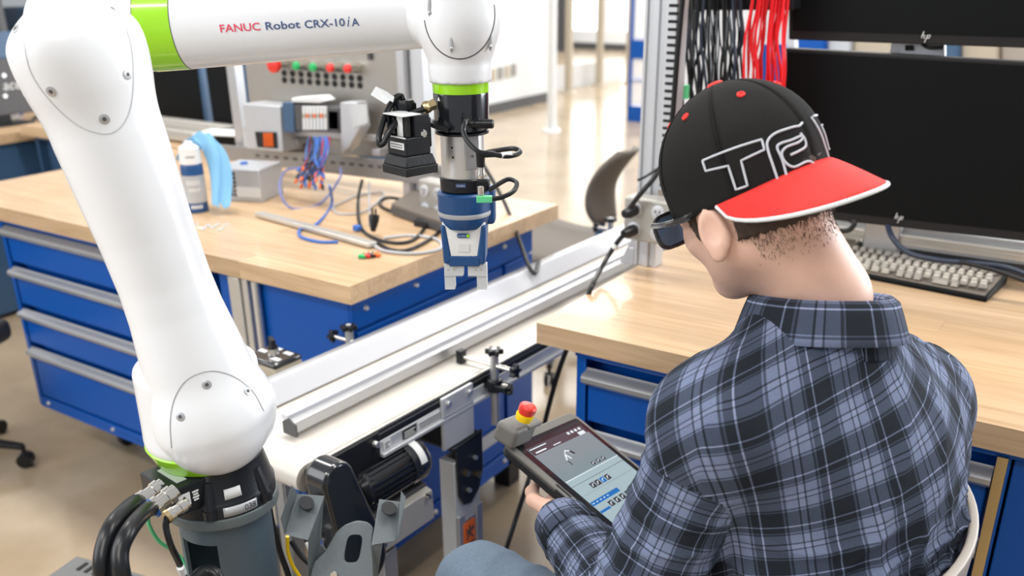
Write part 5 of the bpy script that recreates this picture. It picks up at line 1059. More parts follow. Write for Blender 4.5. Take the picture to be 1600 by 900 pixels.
for s, cx_ in ((-1, 712), (1, 746)):
    fx = -.0135 if s < 0 else .0155
    m = MB(); m.box(WX+RH*fx+NH*.012+A(0, 0, zat(408)), (.007, .01, .012), Rg); build(m, 'finger_slide', K['black'], gr)
    m = MB(); z1, z2, z3 = zat(407.5), zat(425), zat(446); x_in, x_out, x_m = .0035*s+.0, .0315*s, .0165*s
    ofs = .001; m.prism([WX+RH*(x+ofs)+NH*.020+A(0, 0, z) for x, z in ((x_in, z1), (x_out, z1), (x_out, z3), (x_m, z3), (x_m, z2), (x_in, z2))], -NH*.016); fg = build(m, 'finger', K['clear'], gr, bevel=.0006)
    for k in range(2):
        m = MB(); q = WX+RH*(x_in*.4+x_out*.6+(k-.5)*.008)+NH*.0203+A(0, 0, zat(415)); m.cyl(q, q+NH*.0006, .0014, n=10); build(m, 'finger_bolt', K['chrome'], fg)
    m = MB(); m.box(WX+RH*((x_in+x_out)/2)+NH*.0204+A(0, 0, zat(426)), (.027, .0004, .0005), Rg); build(m, 'layer_line', K['gray_plastic'], fg)
# cables at the tool
m = MB(); cp0 = WX+nrm(NH+RH*.75)*rr*1.02+A(0, 0, zat(188)); m.lathe(cp0-RH*.012, RH, [(0, .0055), (.02, .0065), (.034, .0065), (.036, .004)], 16); m.lathe(cp0-RH*.0-UP*.0, nrm(NH+RH*.5), [(-.012, .006), (.004, .006)], 12); tag(build(m, 'cable_plug', K['rubber']), 'black angled plug on the robot flange, front right', 'plug')
a_ = lambda x, y, d: atd(x, y, d)
cable([cp0-RH*.012, a_(728, 188, 1.235), a_(724, 205, 1.23), a_(732, 222, 1.225), a_(748, 237, 1.22), a_(765, 240, 1.22), a_(790, 244, 1.22), a_(808, 241, 1.23), a_(812, 236, 1.24), a_(800, 232, 1.25), a_(772, 236, 1.255), a_(755, 240, 1.26)], .0034, 'rubber', 'black cable looping from the flange plug to the right of the steel collar', n=8)
m = MB(); m.cyl(a_(783, 243, 1.219), a_(799, 241.5, 1.224), .0042, n=12); tag(build(m, 'cable_tag', K['label_white']), 'white tag on the cable loop right of the steel collar', 'tag')
pc = a_(751, 248, 1.255); m = MB(); m.cyl(pc+A(0, 0, .01), pc-A(0, 0, .011), .0065, .0055, 14); m.cyl(pc+A(0, 0, .006), pc+A(0, 0, .006)+RH*.02, .005, .004, 12); tag(build(m, 'elbow_plug', K['rubber']), 'black elbow plug above the gripper adapter', 'plug')
m = MB(); m.lathe(pc-A(0, 0, .026), UP, [(0, .005), (.006, .006), (.008, .005), (.015, .005)], 10); tag(build(m, 'threaded_fitting', K['chrome']), 'chrome threaded fitting under the elbow plug', 'fitting')
m = MB(); pg = a_(757, 311, 1.245); m.box(pg, (.021, .008, .009), Rg); tag(build(m, 'green_connector', K['green_light'], bevel=.001), 'green terminal connector plugged on the gripper side', 'connector')
m = MB(); m.cyl(pg+A(-.006, 0, .005), pg+A(-.006, 0, .016), .0045, n=12); tag(build(m, 'chrome_nipple', K['chrome']), 'small chrome nipple above the green connector', 'fitting')
cable([pg+RH*.01, a_(785, 308, 1.25), a_(803, 298, 1.26), a_(807, 285, 1.28), a_(795, 280, 1.3), a_(780, 287, 1.31), a_(765, 297, 1.32)], .0034, 'rubber', 'short black cable loop from the green connector', n=8)
# ---------------------------------------------------------------- vision unit on its bracket
vu = thing('vision_camera', 'black box-shaped camera with flared hood, left of the robot flange', 'camera', tuple(a_(640, 268, 1.27)))
vc = a_(641, 262, 1.28); vq = nrm(RH*.72+NH*.69); vs_ = np.cross(UP, vq); RV = np.stack([vq, vs_, UP], 1)
def pyr(m, c, h0, h1, hw0, hd0, hw1, hd1):
    P = [c+RV@A(x*(hw0 if z == 0 else hw1), y*(hd0 if z == 0 else hd1), (h0 if z == 0 else h1)) for z in (0, 1) for x, y in ((-1, -1), (1, -1), (1, 1), (-1, 1))]
    m.add(P, [(0, 1, 2, 3), (7, 6, 5, 4), (0, 4, 5, 1), (1, 5, 6, 2), (2, 6, 7, 3), (3, 7, 4, 0)])
m = MB(); pyr(m, vc, -.006, .006, .0275, .0275, .0275, .0275); pyr(m, vc, .006, .02, .0265, .0265, .0225, .0225); build(m, 'hood', K['black'], vu, bevel=.0015)
m = MB(); pyr(m, vc, .02, .05, .021, .021, .021, .021); pyr(m, vc, .05, .075, .021, .021, .021, -.004); 
m = MB(); pyr(m, vc, .02, .044, .021, .021, .021, .021); m.box(vc+RV@A(-.0, .008, .058), (.042, .026, .03), RV); m.box(vc+RV@A(-.0185, 0, .058), (.005, .042, .03), RV); bod = build(m, 'body', K['satin_black'], vu, bevel=.0015)
m = MB(); m.box(vc+RV@A(.004, -.012, .058), (.026, .006, .026), RV); build(m, 'inner_plate', K['hole'], vu)
m = MB(); m.box(vc+RV@A(.0, -.0215+.012, .0735), (.044, .03, .0015), RV); m.box(vc+RV@A(.0, -.0216, .0445), (.042, .0012, .0015), RV); m.box(vc+RV@A(.004, -.0165, .058), (.012, .001, .026), RV); build(m, 'alu_plate', K['label_white'], vu)
for k in range(3):
    m = MB(); m.cyl(vc+RV@A(-.008, -.014, .05+.008*k), vc+RV@A(-.008, -.0185, .05+.008*k), .0033, n=12); build(m, 'inner_stud', K['rubber'], vu)
m = MB(); m.box(vc+RV@A(.0165, -.0222, .036), (.0, .0, .0), RV) if False else m.box(vc+RV@A(.002, -.0214, .033), (.03, .0008, .009), RV); lbv = build(m, 'white_label', K['label_white'], vu)
m = MB(); [m.box(vc+RV@A(-.009+.0052*k, -.0219, .0346-.0033*j), (.0044-.001*((k+j) % 2), .0004, .0012), RV) for k in range(5) for j in range(2)]; build(m, 'print', K['ink'], lbv, smooth=False)
m = MB(); hc = a_(632, 172, 1.28); m.lathe(hc-A(0, 0, .018), UP, [(0, .011), (.012, .011), (.013, .015), (.028, .0155), (.032, .013)], 24); m.lathe(hc-A(0, 0, .03), UP, [(0, .012), (.012, .012)], 20); kn_ = build(m, 'cable_gland', K['satin_black'], vu)
for k in range(12):
    q = 2*math.pi*k/12; m = MB(); m.box(hc+A(.0155*math.cos(q), .0155*math.sin(q), .003), (.0025, .0025, .013), rz(q)); build(m, 'gland_rib', K['rubber'], kn_)
bk_ = vc+RV@A(.0235, -.012, .068); br_ = np.stack([vq, vs_, UP], 1)
m = MB(); m.box(a_(664, 206, 1.262), (.017, .004, .04), Rg); bkt = build(m, 'side_bracket', K['satin_black'], vu, bevel=.002)
for py in (190, 208, 226):
    m = MB(); q = a_(656, py, 1.258); m.cyl(q, q-NH*.006, .004, n=12); build(m, 'bracket_scallop', K['hole'], bkt) if py != 208 else None
m = MB(); q = a_(661, 208, 1.256); m.lathe(q, NH, [(0, .006), (.003, .006), (.0032, .003), (.006, .003)], 8); build(m, 'lock_nut', K['chrome'], bkt)
m = MB(); m.prism([a_(660, 190, 1.265), a_(668, 190, 1.262), a_(682, 196, 1.262), a_(700, 202, 1.265), a_(700, 208, 1.265), a_(676, 200, 1.265)], -NH*.03); m.lathe(WX+A(0, 0, zat(207)), UP, [(0, rr*.98), (.003, rr*.98)], 40); build(m, 'mount_arm', K['satin_black'], vu)
cable([hc+A(0, 0, .012), a_(627, 150, 1.28), a_(618, 153, 1.27), a_(606, 172, 1.26), a_(597, 195, 1.25), a_(592, 215, 1.245), a_(593, 226, 1.245), a_(600, 222, 1.245), a_(610, 203, 1.245), a_(625, 187, 1.25), a_(645, 177, 1.26), a_(663, 170, 1.27)], .0042, 'rubber', 'black looped cable of the vision camera', n=8)
m = MB(); g0, g1 = a_(661, 170, 1.27), a_(678, 163, 1.275); m.lathe(g0, g1-g0, [(0, .006), (.003, .0085), (.009, .0085), (.010, .007), (.018, .0075)], 8); tag(build(m, 'brass_gland', K['brass']), 'brass cable gland on the left of the robot flange', 'fitting')
m = MB(); m.prism([a_(587, 135, 1.262), a_(579, 148, 1.26), a_(603, 163, 1.255), a_(609, 157, 1.255), a_(614, 160, 1.255), a_(616, 152, 1.257), a_(604, 143, 1.26)], -NH*.0012); tag(build(m, 'paper_tag', K['label_white'], smooth=False), 'white paper tag folded around the camera cable', 'tag')
# ---------------------------------------------------------------- tablet holder in the foreground
def ppoly(pts, d): return [atd(x, y, dd) for (x, y), dd in zip(pts, d if hasattr(d, '__len__') else [d]*len(pts))]
th = thing('tablet_holder', 'grey folded sheet-metal tablet holder in front of the conveyor guard', 'holder', tuple(atd(535, 900, 1.2)))
T_ = nrm(FW*A(1, 1, 0))*.004
arch = [(486, 960), (484, 900), (489, 880), (509, 861), (516, 848), (526, 832), (538, 822), (556, 815), (571, 816.6), (583, 824), (580, 852), (583, 880), (585, 960)]
hole_c = (551.5, 858.6)
def ringmatch(poly, c, rx, ry, tilt, n=40):
    P = np.array(poly, float); outer = []; hole = []
    for k in range(n):
        q = 2*math.pi*k/n; d = np.array([math.cos(q), math.sin(q)]); best = None
        for i in range(len(P)):
            a, b = P[i], P[(i+1) % len(P)]; M_ = np.array([d, a-b]).T
            if abs(np.linalg.det(M_)) < 1e-9: continue
            s, t = np.linalg.solve(M_, a-np.array(c))
            if s > 0 and -1e-6 <= t <= 1+1e-6 and (best is None or s < best): best = s
        outer.append(tuple(np.array(c)+d*best)); e = .55; cc, ss = math.cos(q), math.sin(q)
        hx, hy = rx*math.copysign(abs(cc)**e, cc), ry*math.copysign(abs(ss)**e, ss); hole.append((c[0]+hx+hy*tilt, c[1]+hy))
    return outer, hole
oo, hh = ringmatch(arch, hole_c, 12, 22.5, -.18)
m = MB(); m.holed([atd(x, y, 1.2-.0007*(y-860)*.3) for x, y in oo], [atd(x, y, 1.2-.0007*(y-860)*.3) for x, y in hh], T_); build(m, 'centre_plate', K['bracket'], th, bevel=.001)
def sheet(pts, d, name, dirv=None): m = MB(); m.prism(ppoly(pts, d), T_*.8 if dirv is None else dirv); return build(m, name, K['bracket'], th, bevel=.0008)
wl_ = sheet([(463, 773), (506.5, 776.5), (481.6, 845), (444, 835.5)], [1.20, 1.195, 1.16, 1.165], 'left_wing')
sheet([(455.5, 759), (464, 773), (444.6, 836), (438, 811)], [1.18, 1.2, 1.165, 1.15], 'left_lip')
sheet([(506.5, 776.5), (497, 823), (501, 851), (510, 861), (488, 882), (486, 960), (480, 900), (481.6, 845)], [1.195, 1.2, 1.2, 1.2, 1.2, 1.2, 1.18, 1.16], 'left_arm')
wr_ = sheet([(592, 781.5), (626, 786), (619.6, 845), (580, 852.5)], [1.2, 1.2, 1.165, 1.16], 'right_wing')
sheet([(626.5, 768.6), (633, 777), (625.5, 837), (619.6, 845), (625, 786)], [1.18, 1.18, 1.15, 1.165, 1.2], 'right_lip')
sheet([(580, 852.5), (598, 849.5), (590, 900), (588, 960), (584, 960), (583, 880)], [1.16, 1.17, 1.2, 1.2, 1.2, 1.2], 'right_arm')
for (px, py, par) in ((478.6, 785, wl_), (607.6, 793.5, wr_)):
    d = 1.186; c_ = atd(px, py, d); uu_ = atd(px+12, py+1, d)-c_; vv_ = atd(px, py+10.5, d-.012)-c_; m = MB(); m.prism([c_+uu_*math.cos(q)+vv_*math.sin(q) for q in np.linspace(0, 2*math.pi, 25)[:-1]], np.cross(nrm(uu_), nrm(vv_))*(.0012)); build(m, 'round_pad', K['black'], par)
m = MB(); c_ = atd(522, 897, 1.19); m.cyl(c_, c_+NH*.003, .0045, n=12); build(m, 'screw', K['steel'], th)
m = MB(); b0 = atd(535, 930, 1.21); m.bb(b0[0]-.02, b0[0]+.02, b0[1]-.005, b0[1]+.03, 0, b0[2]-.005); build(m, 'post', K['ped'], th, bevel=.003)
cable([atd(449, 838, 1.4), atd(450, 862, 1.42), atd(458, 885, 1.44), atd(474, 910, 1.46), atd(500, 960, 1.5)], .003, 'yellow', 'yellow cable hanging behind the tablet holder', n=8)
cable([atd(420, 790, 1.45), atd(428, 830, 1.47), atd(440, 870, 1.5), atd(452, 905, 1.52), atd(470, 980, 1.6)], .005, 'rubber', 'black cable between pedestal and tablet holder', n=8)
cable([atd(455, 845, 1.5), atd(470, 868, 1.5), atd(490, 888, 1.5), atd(520, 930, 1.5)], .0045, 'rubber', 'black cable slanting behind the tablet holder', n=8)
for i, (px, c) in enumerate(((468, 'blue_wire'), (478, 'blue_wire'), (486, 'orange'))):
    m = MB(); p = atd(px, 762, 1.75); m.cyl(p+A(0, 0, .03), p-A(0, 0, .02), .01, n=12); tag(build(m, 'pneumatic_fitting', K[c]), ('left blue fitting in the shadow under the conveyor', 'right blue fitting in the shadow under the conveyor', 'orange fitting in the shadow under the conveyor')[i], 'fitting')
m = MB(); zf = .35; c0 = onz(120, 868, zf); ex = nrm(onz(235, 901, zf)-c0)*A(1, 1, 0); ex = nrm(ex); ey = np.cross(A(0, 0, 1), ex); ey = ey if ey[1] < 0 else -ey
rc = thing('robot_controller', 'low grey vented controller cabinet on the floor, bottom left', 'controller', tuple(c0*A(1, 1, 0)))
m.prism([c0*A(1, 1, 0), c0*A(1, 1, 0)+ex*.45, c0*A(1, 1, 0)+ex*.45+ey*.42, c0*A(1, 1, 0)+ey*.42], (0, 0, zf)); build(m, 'casing', K['controller'], rc, bevel=.004)
for k in range(14):
    m = MB(); p = c0+ex*(.045+.022*k)+ey*.028+A(0, 0, .0005); m.box(p, (.009, .028, .003), np.stack([ex, -ey, UP], 1)); build(m, 'vent_slot', K['hole'], rc, smooth=False)
# ================================================================ TABLET (held)
TA = atd(783, 689, 1.42); TB = atd(893, 643, 1.59); TC = atd(931, 829, 1.33)
S_ = nrm(TB-TA); SW = np.linalg.norm(TB-TA); Ld = TC-TA; Ld = nrm(Ld-S_*np.dot(Ld, S_)); LLn = .275; TN = np.cross(S_, Ld); TN = TN if TN[2] > 0 else -TN
def tp(s, l, n=0): return TA+S_*s*SW+Ld*l*LLn+TN*n
tb = thing('tablet_controller', 'rugged grey teach tablet with lit screen in the seated person\'s hand', 'tablet', tuple(tp(.5, .5, -.02)))
RTb = np.stack([S_, Ld, TN], 1)
def rrect(s0, s1, l0, l1, r, n, k=6):
    out = []; rs_ = r/SW; rl = r/LLn
    for (cx, cy, a0) in ((s1-rs_, l1-rl, 0), (s0+rs_, l1-rl, 90), (s0+rs_, l0+rl, 180), (s1-rs_, l0+rl, 270)):
        for i in range(k+1): q = math.radians(a0+90*i/k); out.append(tp(cx+rs_*math.cos(q), cy+rl*math.sin(q), n))
    return out
m = MB(); m.prism(rrect(0, 1, 0, 1, .018, -.006), TN*.007); build(m, 'front_frame', K['tablet_gray'], tb, bevel=.0025)
m = MB(); m.prism(rrect(.01, .99, .01, .99, .018, -.02), TN*.014); build(m, 'back_shell', K['black'], tb, bevel=.003)
m = MB(); m.prism(rrect(.055, .955, .06, .97, .006, .001), TN*.0006); build(m, 'glass', K['gloss_black'], tb)
def cmap(s, l): return (.12+(s-.12)*.86, .12+(l-.12)*(.84 if l > .19 else 1))
def scr(s0, s1, l0, l1, n, name, mt, par):
    if par.name.startswith('display'):
        full = s0 == .12 and s1 == .9; (a0, b0), (a1, b1) = cmap(s0, l0), cmap(s1, l1); s0, s1 = (s0, s1) if full or l1 < .19 else (a0, a1); l0, l1 = b0, b1
    m = MB(); m.prism([tp(s0, l0, n), tp(s1, l0, n), tp(s1, l1, n), tp(s0, l1, n)], TN*.0003); return build(m, name, K[mt], par, smooth=False)
sc = scr(.12, .9, .12, .93, .0017, 'display', 'screen_ui', tb)
scr(.12, .9, .12, .155, .0021, 'status_bar', 'ui_dark', sc); scr(.12, .9, .155, .185, .0021, 'menu_bar', 'ui_dark', sc); scr(.12, .9, .187, .47, .0021, 'view_pane', 'ui_gray', sc)
scr(.12, .9, .47, .475, .0023, 'divider', 'ui_white', sc); scr(.12, .9, .525, .528, .0022, 'timeline', 'ui_dark', sc); scr(.12, .58, .68, .715, .0022, 'blue_bar', 'ui_blue', sc); scr(.12, .28, .765, .785, .0022, 'blue_tab', 'ui_blue', sc)
scr(.12, .9, .62, .623, .0022, 'divider', 'ui_gray', sc)
def icon(s, l, mt='ui_dark', w_=.07, h_=.045):
    o = scr(s, s+w_, l, l+h_, .0023, 'icon', mt, sc); m = MB()
    a = tp(*cmap(s+w_*.25, l+h_*.75), .0029); b = tp(*cmap(s+w_*.75, l+h_*.3), .0029); m.tube([a, tp(*cmap(s+w_*.4, l+h_*.35), .0029), b], .0006, 5); m.v = m.v; q = build(m, 'icon_mark', K['ui_white'], sc); return o
for k in range(4): icon(.33+k*.085, .56, 'ui_blue' if k == 2 else 'ui_dark')
for k in range(6): icon(.30+k*.1, .735)
for k in range(5): icon(.33+k*.1, .83)
for k in range(3): icon(.62+k*.09, .425, 'ui_dark', .05, .03)
for k in range(4): scr(.66+k*.055, .69+k*.055, .13, .148, .0025, 'status_icon', 'ui_white', sc)
scr(.13, .35, .135, .141, .0025, 'text_line', 'ui_white', sc); scr(.16, .3, .165, .174, .0025, 'text_line', 'ui_white', sc); scr(.4, .5, .168, .174, .0025, 'text_line', 'ui_white', sc); scr(.77, .86, .16, .185, .0025, 'tab', 'ui_white', sc)
m = MB(); m.tube([tp(.42, .30, .003), tp(.40, .26, .003), tp(.44, .235, .003), tp(.48, .25, .003)], .0009, 6); m.tube([tp(.40, .26, .003), tp(.36, .3, .003)], .001, 6); build(m, 'robot_drawing', K['ui_white'], sc)
m = MB(); m.tube([tp(.48, .25, .003), tp(.5, .28, .003)], .0018, 6); m.tube([tp(.36, .3, .003), tp(.36, .34, .003)], .0009, 6); build(m, 'tool_drawing', K['ui_dark'], sc)
m = MB()
for k in range(5): m.box(tp(*cmap(.15+k*.06, .697), .0026), (.0045, .0014, .0002), RTb)
build(m, 'bar_text', K['ui_white'], sc)
m = MB(); m.box(tp(.0, .48, -.003)-S_*.0005, (.004, .035, .004), RTb); m.box(tp(.028, .45, .0015), (.004, .03, .001), RTb); build(m, 'side_key', K['black'], tb, bevel=.0008)
es = atd(812, 657, 1.415); hR = np.stack([S_, nrm(Ld+TN*.15), nrm(TN-Ld*.15)], 1)
m = MB(); m.box(es+hR@A(-.004, 0, -.018), (.058, .04, .034), hR); build(m, 'stop_housing', K['tablet_gray'], tb, bevel=.008, seg=4)
m = MB(); m.box(es+hR@A(.018, .006, -.004), (.038, .028, .008), hR); build(m, 'housing_shelf', K['tablet_gray'], tb, bevel=.003)
e0 = atd(819, 652, 1.395); en = nrm(TN*.9-Ld*.1); m = MB(); m.lathe(e0-en*.008, en, [(.004, .0125), (.012, .014), (.015, .013)], 28); build(m, 'yellow_ring', K['yellow'], tb)
m = MB(); m.lathe(e0+en*.006, en, [(0, .0105), (.002, .0115), (.005, .0135), (.013, .0135), (.0155, .0115), (.0165, .007)], 28); build(m, 'emergency_stop_button', K['red'], tb, label='red emergency stop mushroom button')
# ================================================================ PERSON
HC = atd(1157, 258, 1.1); vd = nrm(ray(1157, 258)); ri = RT*.95-DN*.3; hu = -RT*.3-DN*.95
HU = nrm(hu-vd*np.dot(hu, vd)); ri = nrm(ri-vd*np.dot(ri, vd)-HU*np.dot(ri, HU)); psi = math.radians(45)
HF = nrm(-ri*math.sin(psi)+vd*math.cos(psi)); HL = np.cross(HU, HF)
HR = np.stack([HF, HL, HU], 1)
def hp_(f, l, u): return HC+HR@A(f, l, u)
NB = atd(1283, 462, 1.13)
JL = atd(1120, 665, 1.075); JR = atd(1425, 625, 1.33)
EL = atd(985, 955, 1.17); WL = atd(880, 822, 1.355)
ER = A(-.17, 1.385, .79); WR = A(-.40, 1.2, .815)
SA = nrm(JR-JL); BF = nrm(np.cross(A(0, 0, 1), SA)); BF = BF if BF[0] < 0 else -BF
MID = (JL+JR)/2; PEL = A(-.235, 1.075, .60)
per = thing('person', 'seated person in backwards cap, glasses and dark plaid shirt, holding a tablet', 'person', (-.13, 1.03, 0))
def fol(P, c, r, R=HR): return sd_ell(P, c, r, R)
def f_head(P):
    d = fol(P, hp_(-.004, 0, -.012), (.098, .077, .1))
    d = smin(d, fol(P, hp_(.033, 0, -.072), (.058, .056, .072)), .03)
    for s in (-1, 1):
        d = smin(d, sd_cap(P, hp_(.0, s*.047, -.092), hp_(.06, s*.012, -.132), .019, .016), .03)
        d = smin(d, sd_ell(P, hp_(.062, s*.034, -.07), (.022, .018, .018), HR), .02)
        d = -smin(-d, sd_ell(P, hp_(.096, s*.03, -.042), (.014, .016, .01), HR), .01)
        d = smin(d, sd_ell(P, hp_(.081, s*.03, -.043), (.012, .013, .011), HR), .003)
    d = smin(d, sd_ell(P, hp_(.07, 0, -.134), (.018, .02, .016), HR), .02)
    d = smin(d, sd_cap(P, hp_(.09, 0, -.042), hp_(.108, 0, -.077), .007, .010), .012)
    for s in (-1, 1): d = smin(d, sd_ell(P, hp_(.097, s*.011, -.081), (.008, .007, .006), HR), .006)
    d = smin(d, sd_ell(P, hp_(.089, 0, -.101), (.009, .022, .0055), HR), .006); d = smin(d, sd_ell(P, hp_(.087, 0, -.111), (.009, .019, .006), HR), .004)
    for s in (-1, 1):      # ears
        e = nrm(HL*s*.85-HF*.5); Re = np.stack([nrm(np.cross(HU, e)), e, HU], 1); c = hp_(-.012, s*.083, -.062)
        er = sd_ell(P, c, (.0165, .007, .030), Re); er = np.maximum(er, -sd_ell(P, c+e*.007+HU*.004, (.0115, .006, .019), Re)); er = smin(er, sd_ell(P, hp_(.002, s*.077, -.062), (.009, .01, .02), HR), .006)
        er = smin(er, sd_ell(P, c-HU*.026+HF*.004, (.008, .006, .009), Re), .006); d = smin(d, er, .004)
    n = sd_cap(P, hp_(-.025, 0, -.075), NB-A(0, 0, .0), .056, .057); return smin(d, n, .03)
def fingers(P, base, fwd, side, up, curl, sc_=1.0, thumb_side=1):
    d = sd_ell(P, base+fwd*.045, (.048, .04, .015), np.stack([fwd, side, up], 1))
    for k, (o, L_, r) in enumerate(((.027, .072, .0085), (.009, .08, .009), (-.009, .075, .0085), (-.026, .06, .0078))):
        a = base+fwd*.08+side*o; b = a+(fwd*math.cos(curl*.4)-up*math.sin(curl*.4))*L_*.45; c = b+(fwd*math.cos(curl)-up*math.sin(curl))*L_*.32; e = c+(fwd*math.cos(curl*1.5)-up*math.sin(curl*1.5))*L_*.25
        for x, y, r1, r2 in ((a-fwd*.02, b, r*1.08, r), (b, c, r, r*.93), (c, e, r*.93, r*.82)): d = smin(d, sd_cap(P, x, y, r1, r2), .004)
    ts = side*thumb_side; a = base+fwd*.02+ts*.025; b = a+nrm(fwd*.6+ts*.8+up*.3)*.038; c = b+nrm(fwd*.95+ts*.25+up*.2)*.03; e = c+nrm(fwd+up*.0)*.024
    for x, y, r1, r2 in ((a, b, .013, .011), (b, c, .0108, .0098), (c, e, .0098, .0082)): d = smin(d, sd_cap(P, x, y, r1, r2), .006)
    return d
hLb = WL+nrm(tp(.1, .55, -.035)-WL)*.02
fwL = nrm(tp(.5, .40, -.035)-WL); upL = nrm(-TN+fwL*np.dot(TN, fwL)); sdL = np.cross(upL, fwL)
fwR = nrm(tp(.6, .75, -.045)-WR); upR = nrm(-TN+fwR*np.dot(TN, fwR)); sdR = np.cross(upR, fwR)
KL = A(-.735, 1.0, .635); KR = A(-.66, 1.26, .58); HPL = PEL+A(0, -.09, -.03); HPR = PEL+A(0, .10, -.03); FLt = A(-.73, 1.0, .075); FRt = A(-.64, 1.28, .075)
def f_hands(P):
    d = fingers(P, WL, fwL, sdL, upL, .2, thumb_side=-1 if (sdL@S_) > 0 else 1); d = smin(d, sd_cap(P, WL-(WL-EL)*.25, WL+fwL*.02, .024, .025), .02)
    e = fingers(P, WR, fwR, sdR, upR, -.2, thumb_side=1); e = smin(e, sd_cap(P, WR-(WR-ER)*.25, WR+fwR*.02, .024, .025), .02); return np.minimum(d, e)
def f_limbs(P):
    d = sd_cap(P, NB-A(0, 0, .01), PEL, .045, .10); d = smin(d, sd_cap(P, JL, JR, .045), .06); d = smin(d, sd_cap(P, NB-A(0, 0, .06), JL, .035, .035), .03); d = smin(d, sd_cap(P, NB-A(0, 0, .06), JR, .035, .035), .03)
    for a, b, r1, r2 in ((JL, EL, .045, .037), (EL, WL, .037, .024), (JR, ER, .045, .037), (ER, WR, .037, .024), (HPL, KL, .07, .045), (HPR, KR, .07, .045), (KL, FLt, .045, .032), (KR, FRt, .045, .032)): d = smin(d, sd_cap(P, a, b, r1, r2), .025)
    for f in (FLt, FRt): d = smin(d, sd_cap(P, f+A(.03, 0, -.03), f+A(-.15, 0, -.045), .032, .026), .02)
    return d
def f_body(P): return smin(smin(f_head(P), f_limbs(P), .03), f_hands(P), .01)
pos, Q = sdf_mesh(f_body, (-1.0, .6, .0), (.15, 1.65, 1.52), .0042); body = sdf_obj(pos, Q, 'body', K['skin'], per)
# hair
def f_hair(P):
    q = (P-HC)@HR; h = f_head(P)-.003-.0006*np.sin(q[:, 0]*330+3*np.sin(q[:, 2]*150))*np.sin(q[:, 1]*280+q[:, 2]*90)
    low = -.08+.034*np.clip((q[:, 0]+.03)/.05, 0, 1)+.0015*np.sin(q[:, 0]*520+q[:, 1]*300)
    side = np.where(q[:, 0] > .012, -.068+.0*q[:, 0], low)
    h = np.maximum(h, side-q[:, 2]); h = np.maximum(h, q[:, 0]-(.034+.2*(q[:, 2]+.06))); h = np.maximum(h, q[:, 2]+.015)
    er = np.minimum(sd_ell(P, hp_(-.004, .085, -.064), (.034, .03, .044), HR), sd_ell(P, hp_(-.004, -.085, -.064), (.034, .03, .044), HR)); return np.maximum(h, -er)
pos, Q = sdf_mesh(f_hair, HC-.17, HC+.17, .0035, proj=1); hair = sdf_obj(pos, Q, 'hair', K['hair'], per, label='short dark brown hair under the cap')
m = MB(); idx = RNG.randint(0, len(pos), 5200); 
for p in pos[idx]:
    q = HR.T@(p-HC)
    if q[2] > -.03: continue
    g = f_head(np.array([p+HR@A(.003, 0, 0), p-HR@A(.003, 0, 0), p+HR@A(0, .003, 0), p-HR@A(0, .003, 0), p+HU*.003, p-HU*.003])); n = nrm(HR@A(g[0]-g[1], g[2]-g[3], g[4]-g[5])); dn_ = nrm(-HU-n*(-HU@n)+nrm(RNG.randn(3))*.35); Ln = RNG.uniform(.004, .011); sd_ = np.cross(n, dn_)*.00045
    b = p-n*.0012; m.add([b-sd_, b+sd_, b+n*.0008+dn_*Ln*.5, b+dn_*Ln+n*.0004], [(0, 1, 2), (0, 2, 3), (1, 3, 2), (0, 3, 1)])
nS = 5200; az = RNG.uniform(-2.15, 2.15, nS); hh_ = -.066-RNG.beta(1.3, 2.2, nS)*.052; dirs = (HR@np.stack([-np.cos(az), np.sin(az), np.zeros(nS)])).T; P0_ = HC+(HR@np.stack([np.zeros(nS), np.zeros(nS), hh_])).T+dirs*.14
for _ in range(40): P0_ = P0_-dirs*np.clip(f_head(P0_), -.01, .02)[:, None]*.9
e_ = .003; gr_ = np.stack([f_head(P0_+np.eye(3)[k]*e_)-f_head(P0_-np.eye(3)[k]*e_) for k in range(3)], 1)
for p, n in zip(P0_, gr_):
    q = HR.T@(p-HC); n = nrm(n)
    if (abs(q[1]) > .05 and q[0] > -.042): continue
    dn_ = nrm(-HU-n*(-HU@n)+nrm(RNG.randn(3))*.3); Ln = RNG.uniform(.003, .008); sd_ = np.cross(n, dn_)*.0003; b = p-n*.0006; m.add([b-sd_, b+sd_, b+n*.0006+dn_*Ln*.5, b+dn_*Ln+n*.0003], [(0, 1, 2), (0, 2, 3), (1, 3, 2), (0, 3, 1)])
hs_ = build(m, 'hair_stubble', K['hair'], hair, raw=True); hs_['kind'] = 'stuff'
# glasses
gz = -.036
for s in (1, -1):
    ring = [];
    for q in np.linspace(0, 2*math.pi, 29)[:-1]: c, n = math.cos(q), math.sin(q); ring.append(hp_(.112-.01*abs(.034*s+.027*math.copysign(abs(c)**.6, c))*6*.3, s*.035+.027*math.copysign(abs(c)**.6, c), gz-.012+.021*math.copysign(abs(n)**.65, n)))
    m = MB(); m.tube(ring, .0028, 8, closed=True); g_ = build(m, 'glasses_rim', K['gloss_black'], per)
    m = MB(); m.prism(ring, HF*.0012); build(m, 'lens', K['lens'], g_)
    m = MB(); m.tube(spline([hp_(.108, s*.064, gz-.0), hp_(.07, s*.078, gz-.002), hp_(.025, s*.081, gz-.001), hp_(.004, s*.081, gz+.005)], 8), [.0042]*25, 8); build(m, 'temple_arm', K['gloss_black'], per)
m = MB(); m.tube([hp_(.111, .01, gz), hp_(.114, 0, gz+.002), hp_(.111, -.01, gz)], .0024, 8); build(m, 'bridge', K['gloss_black'], per)
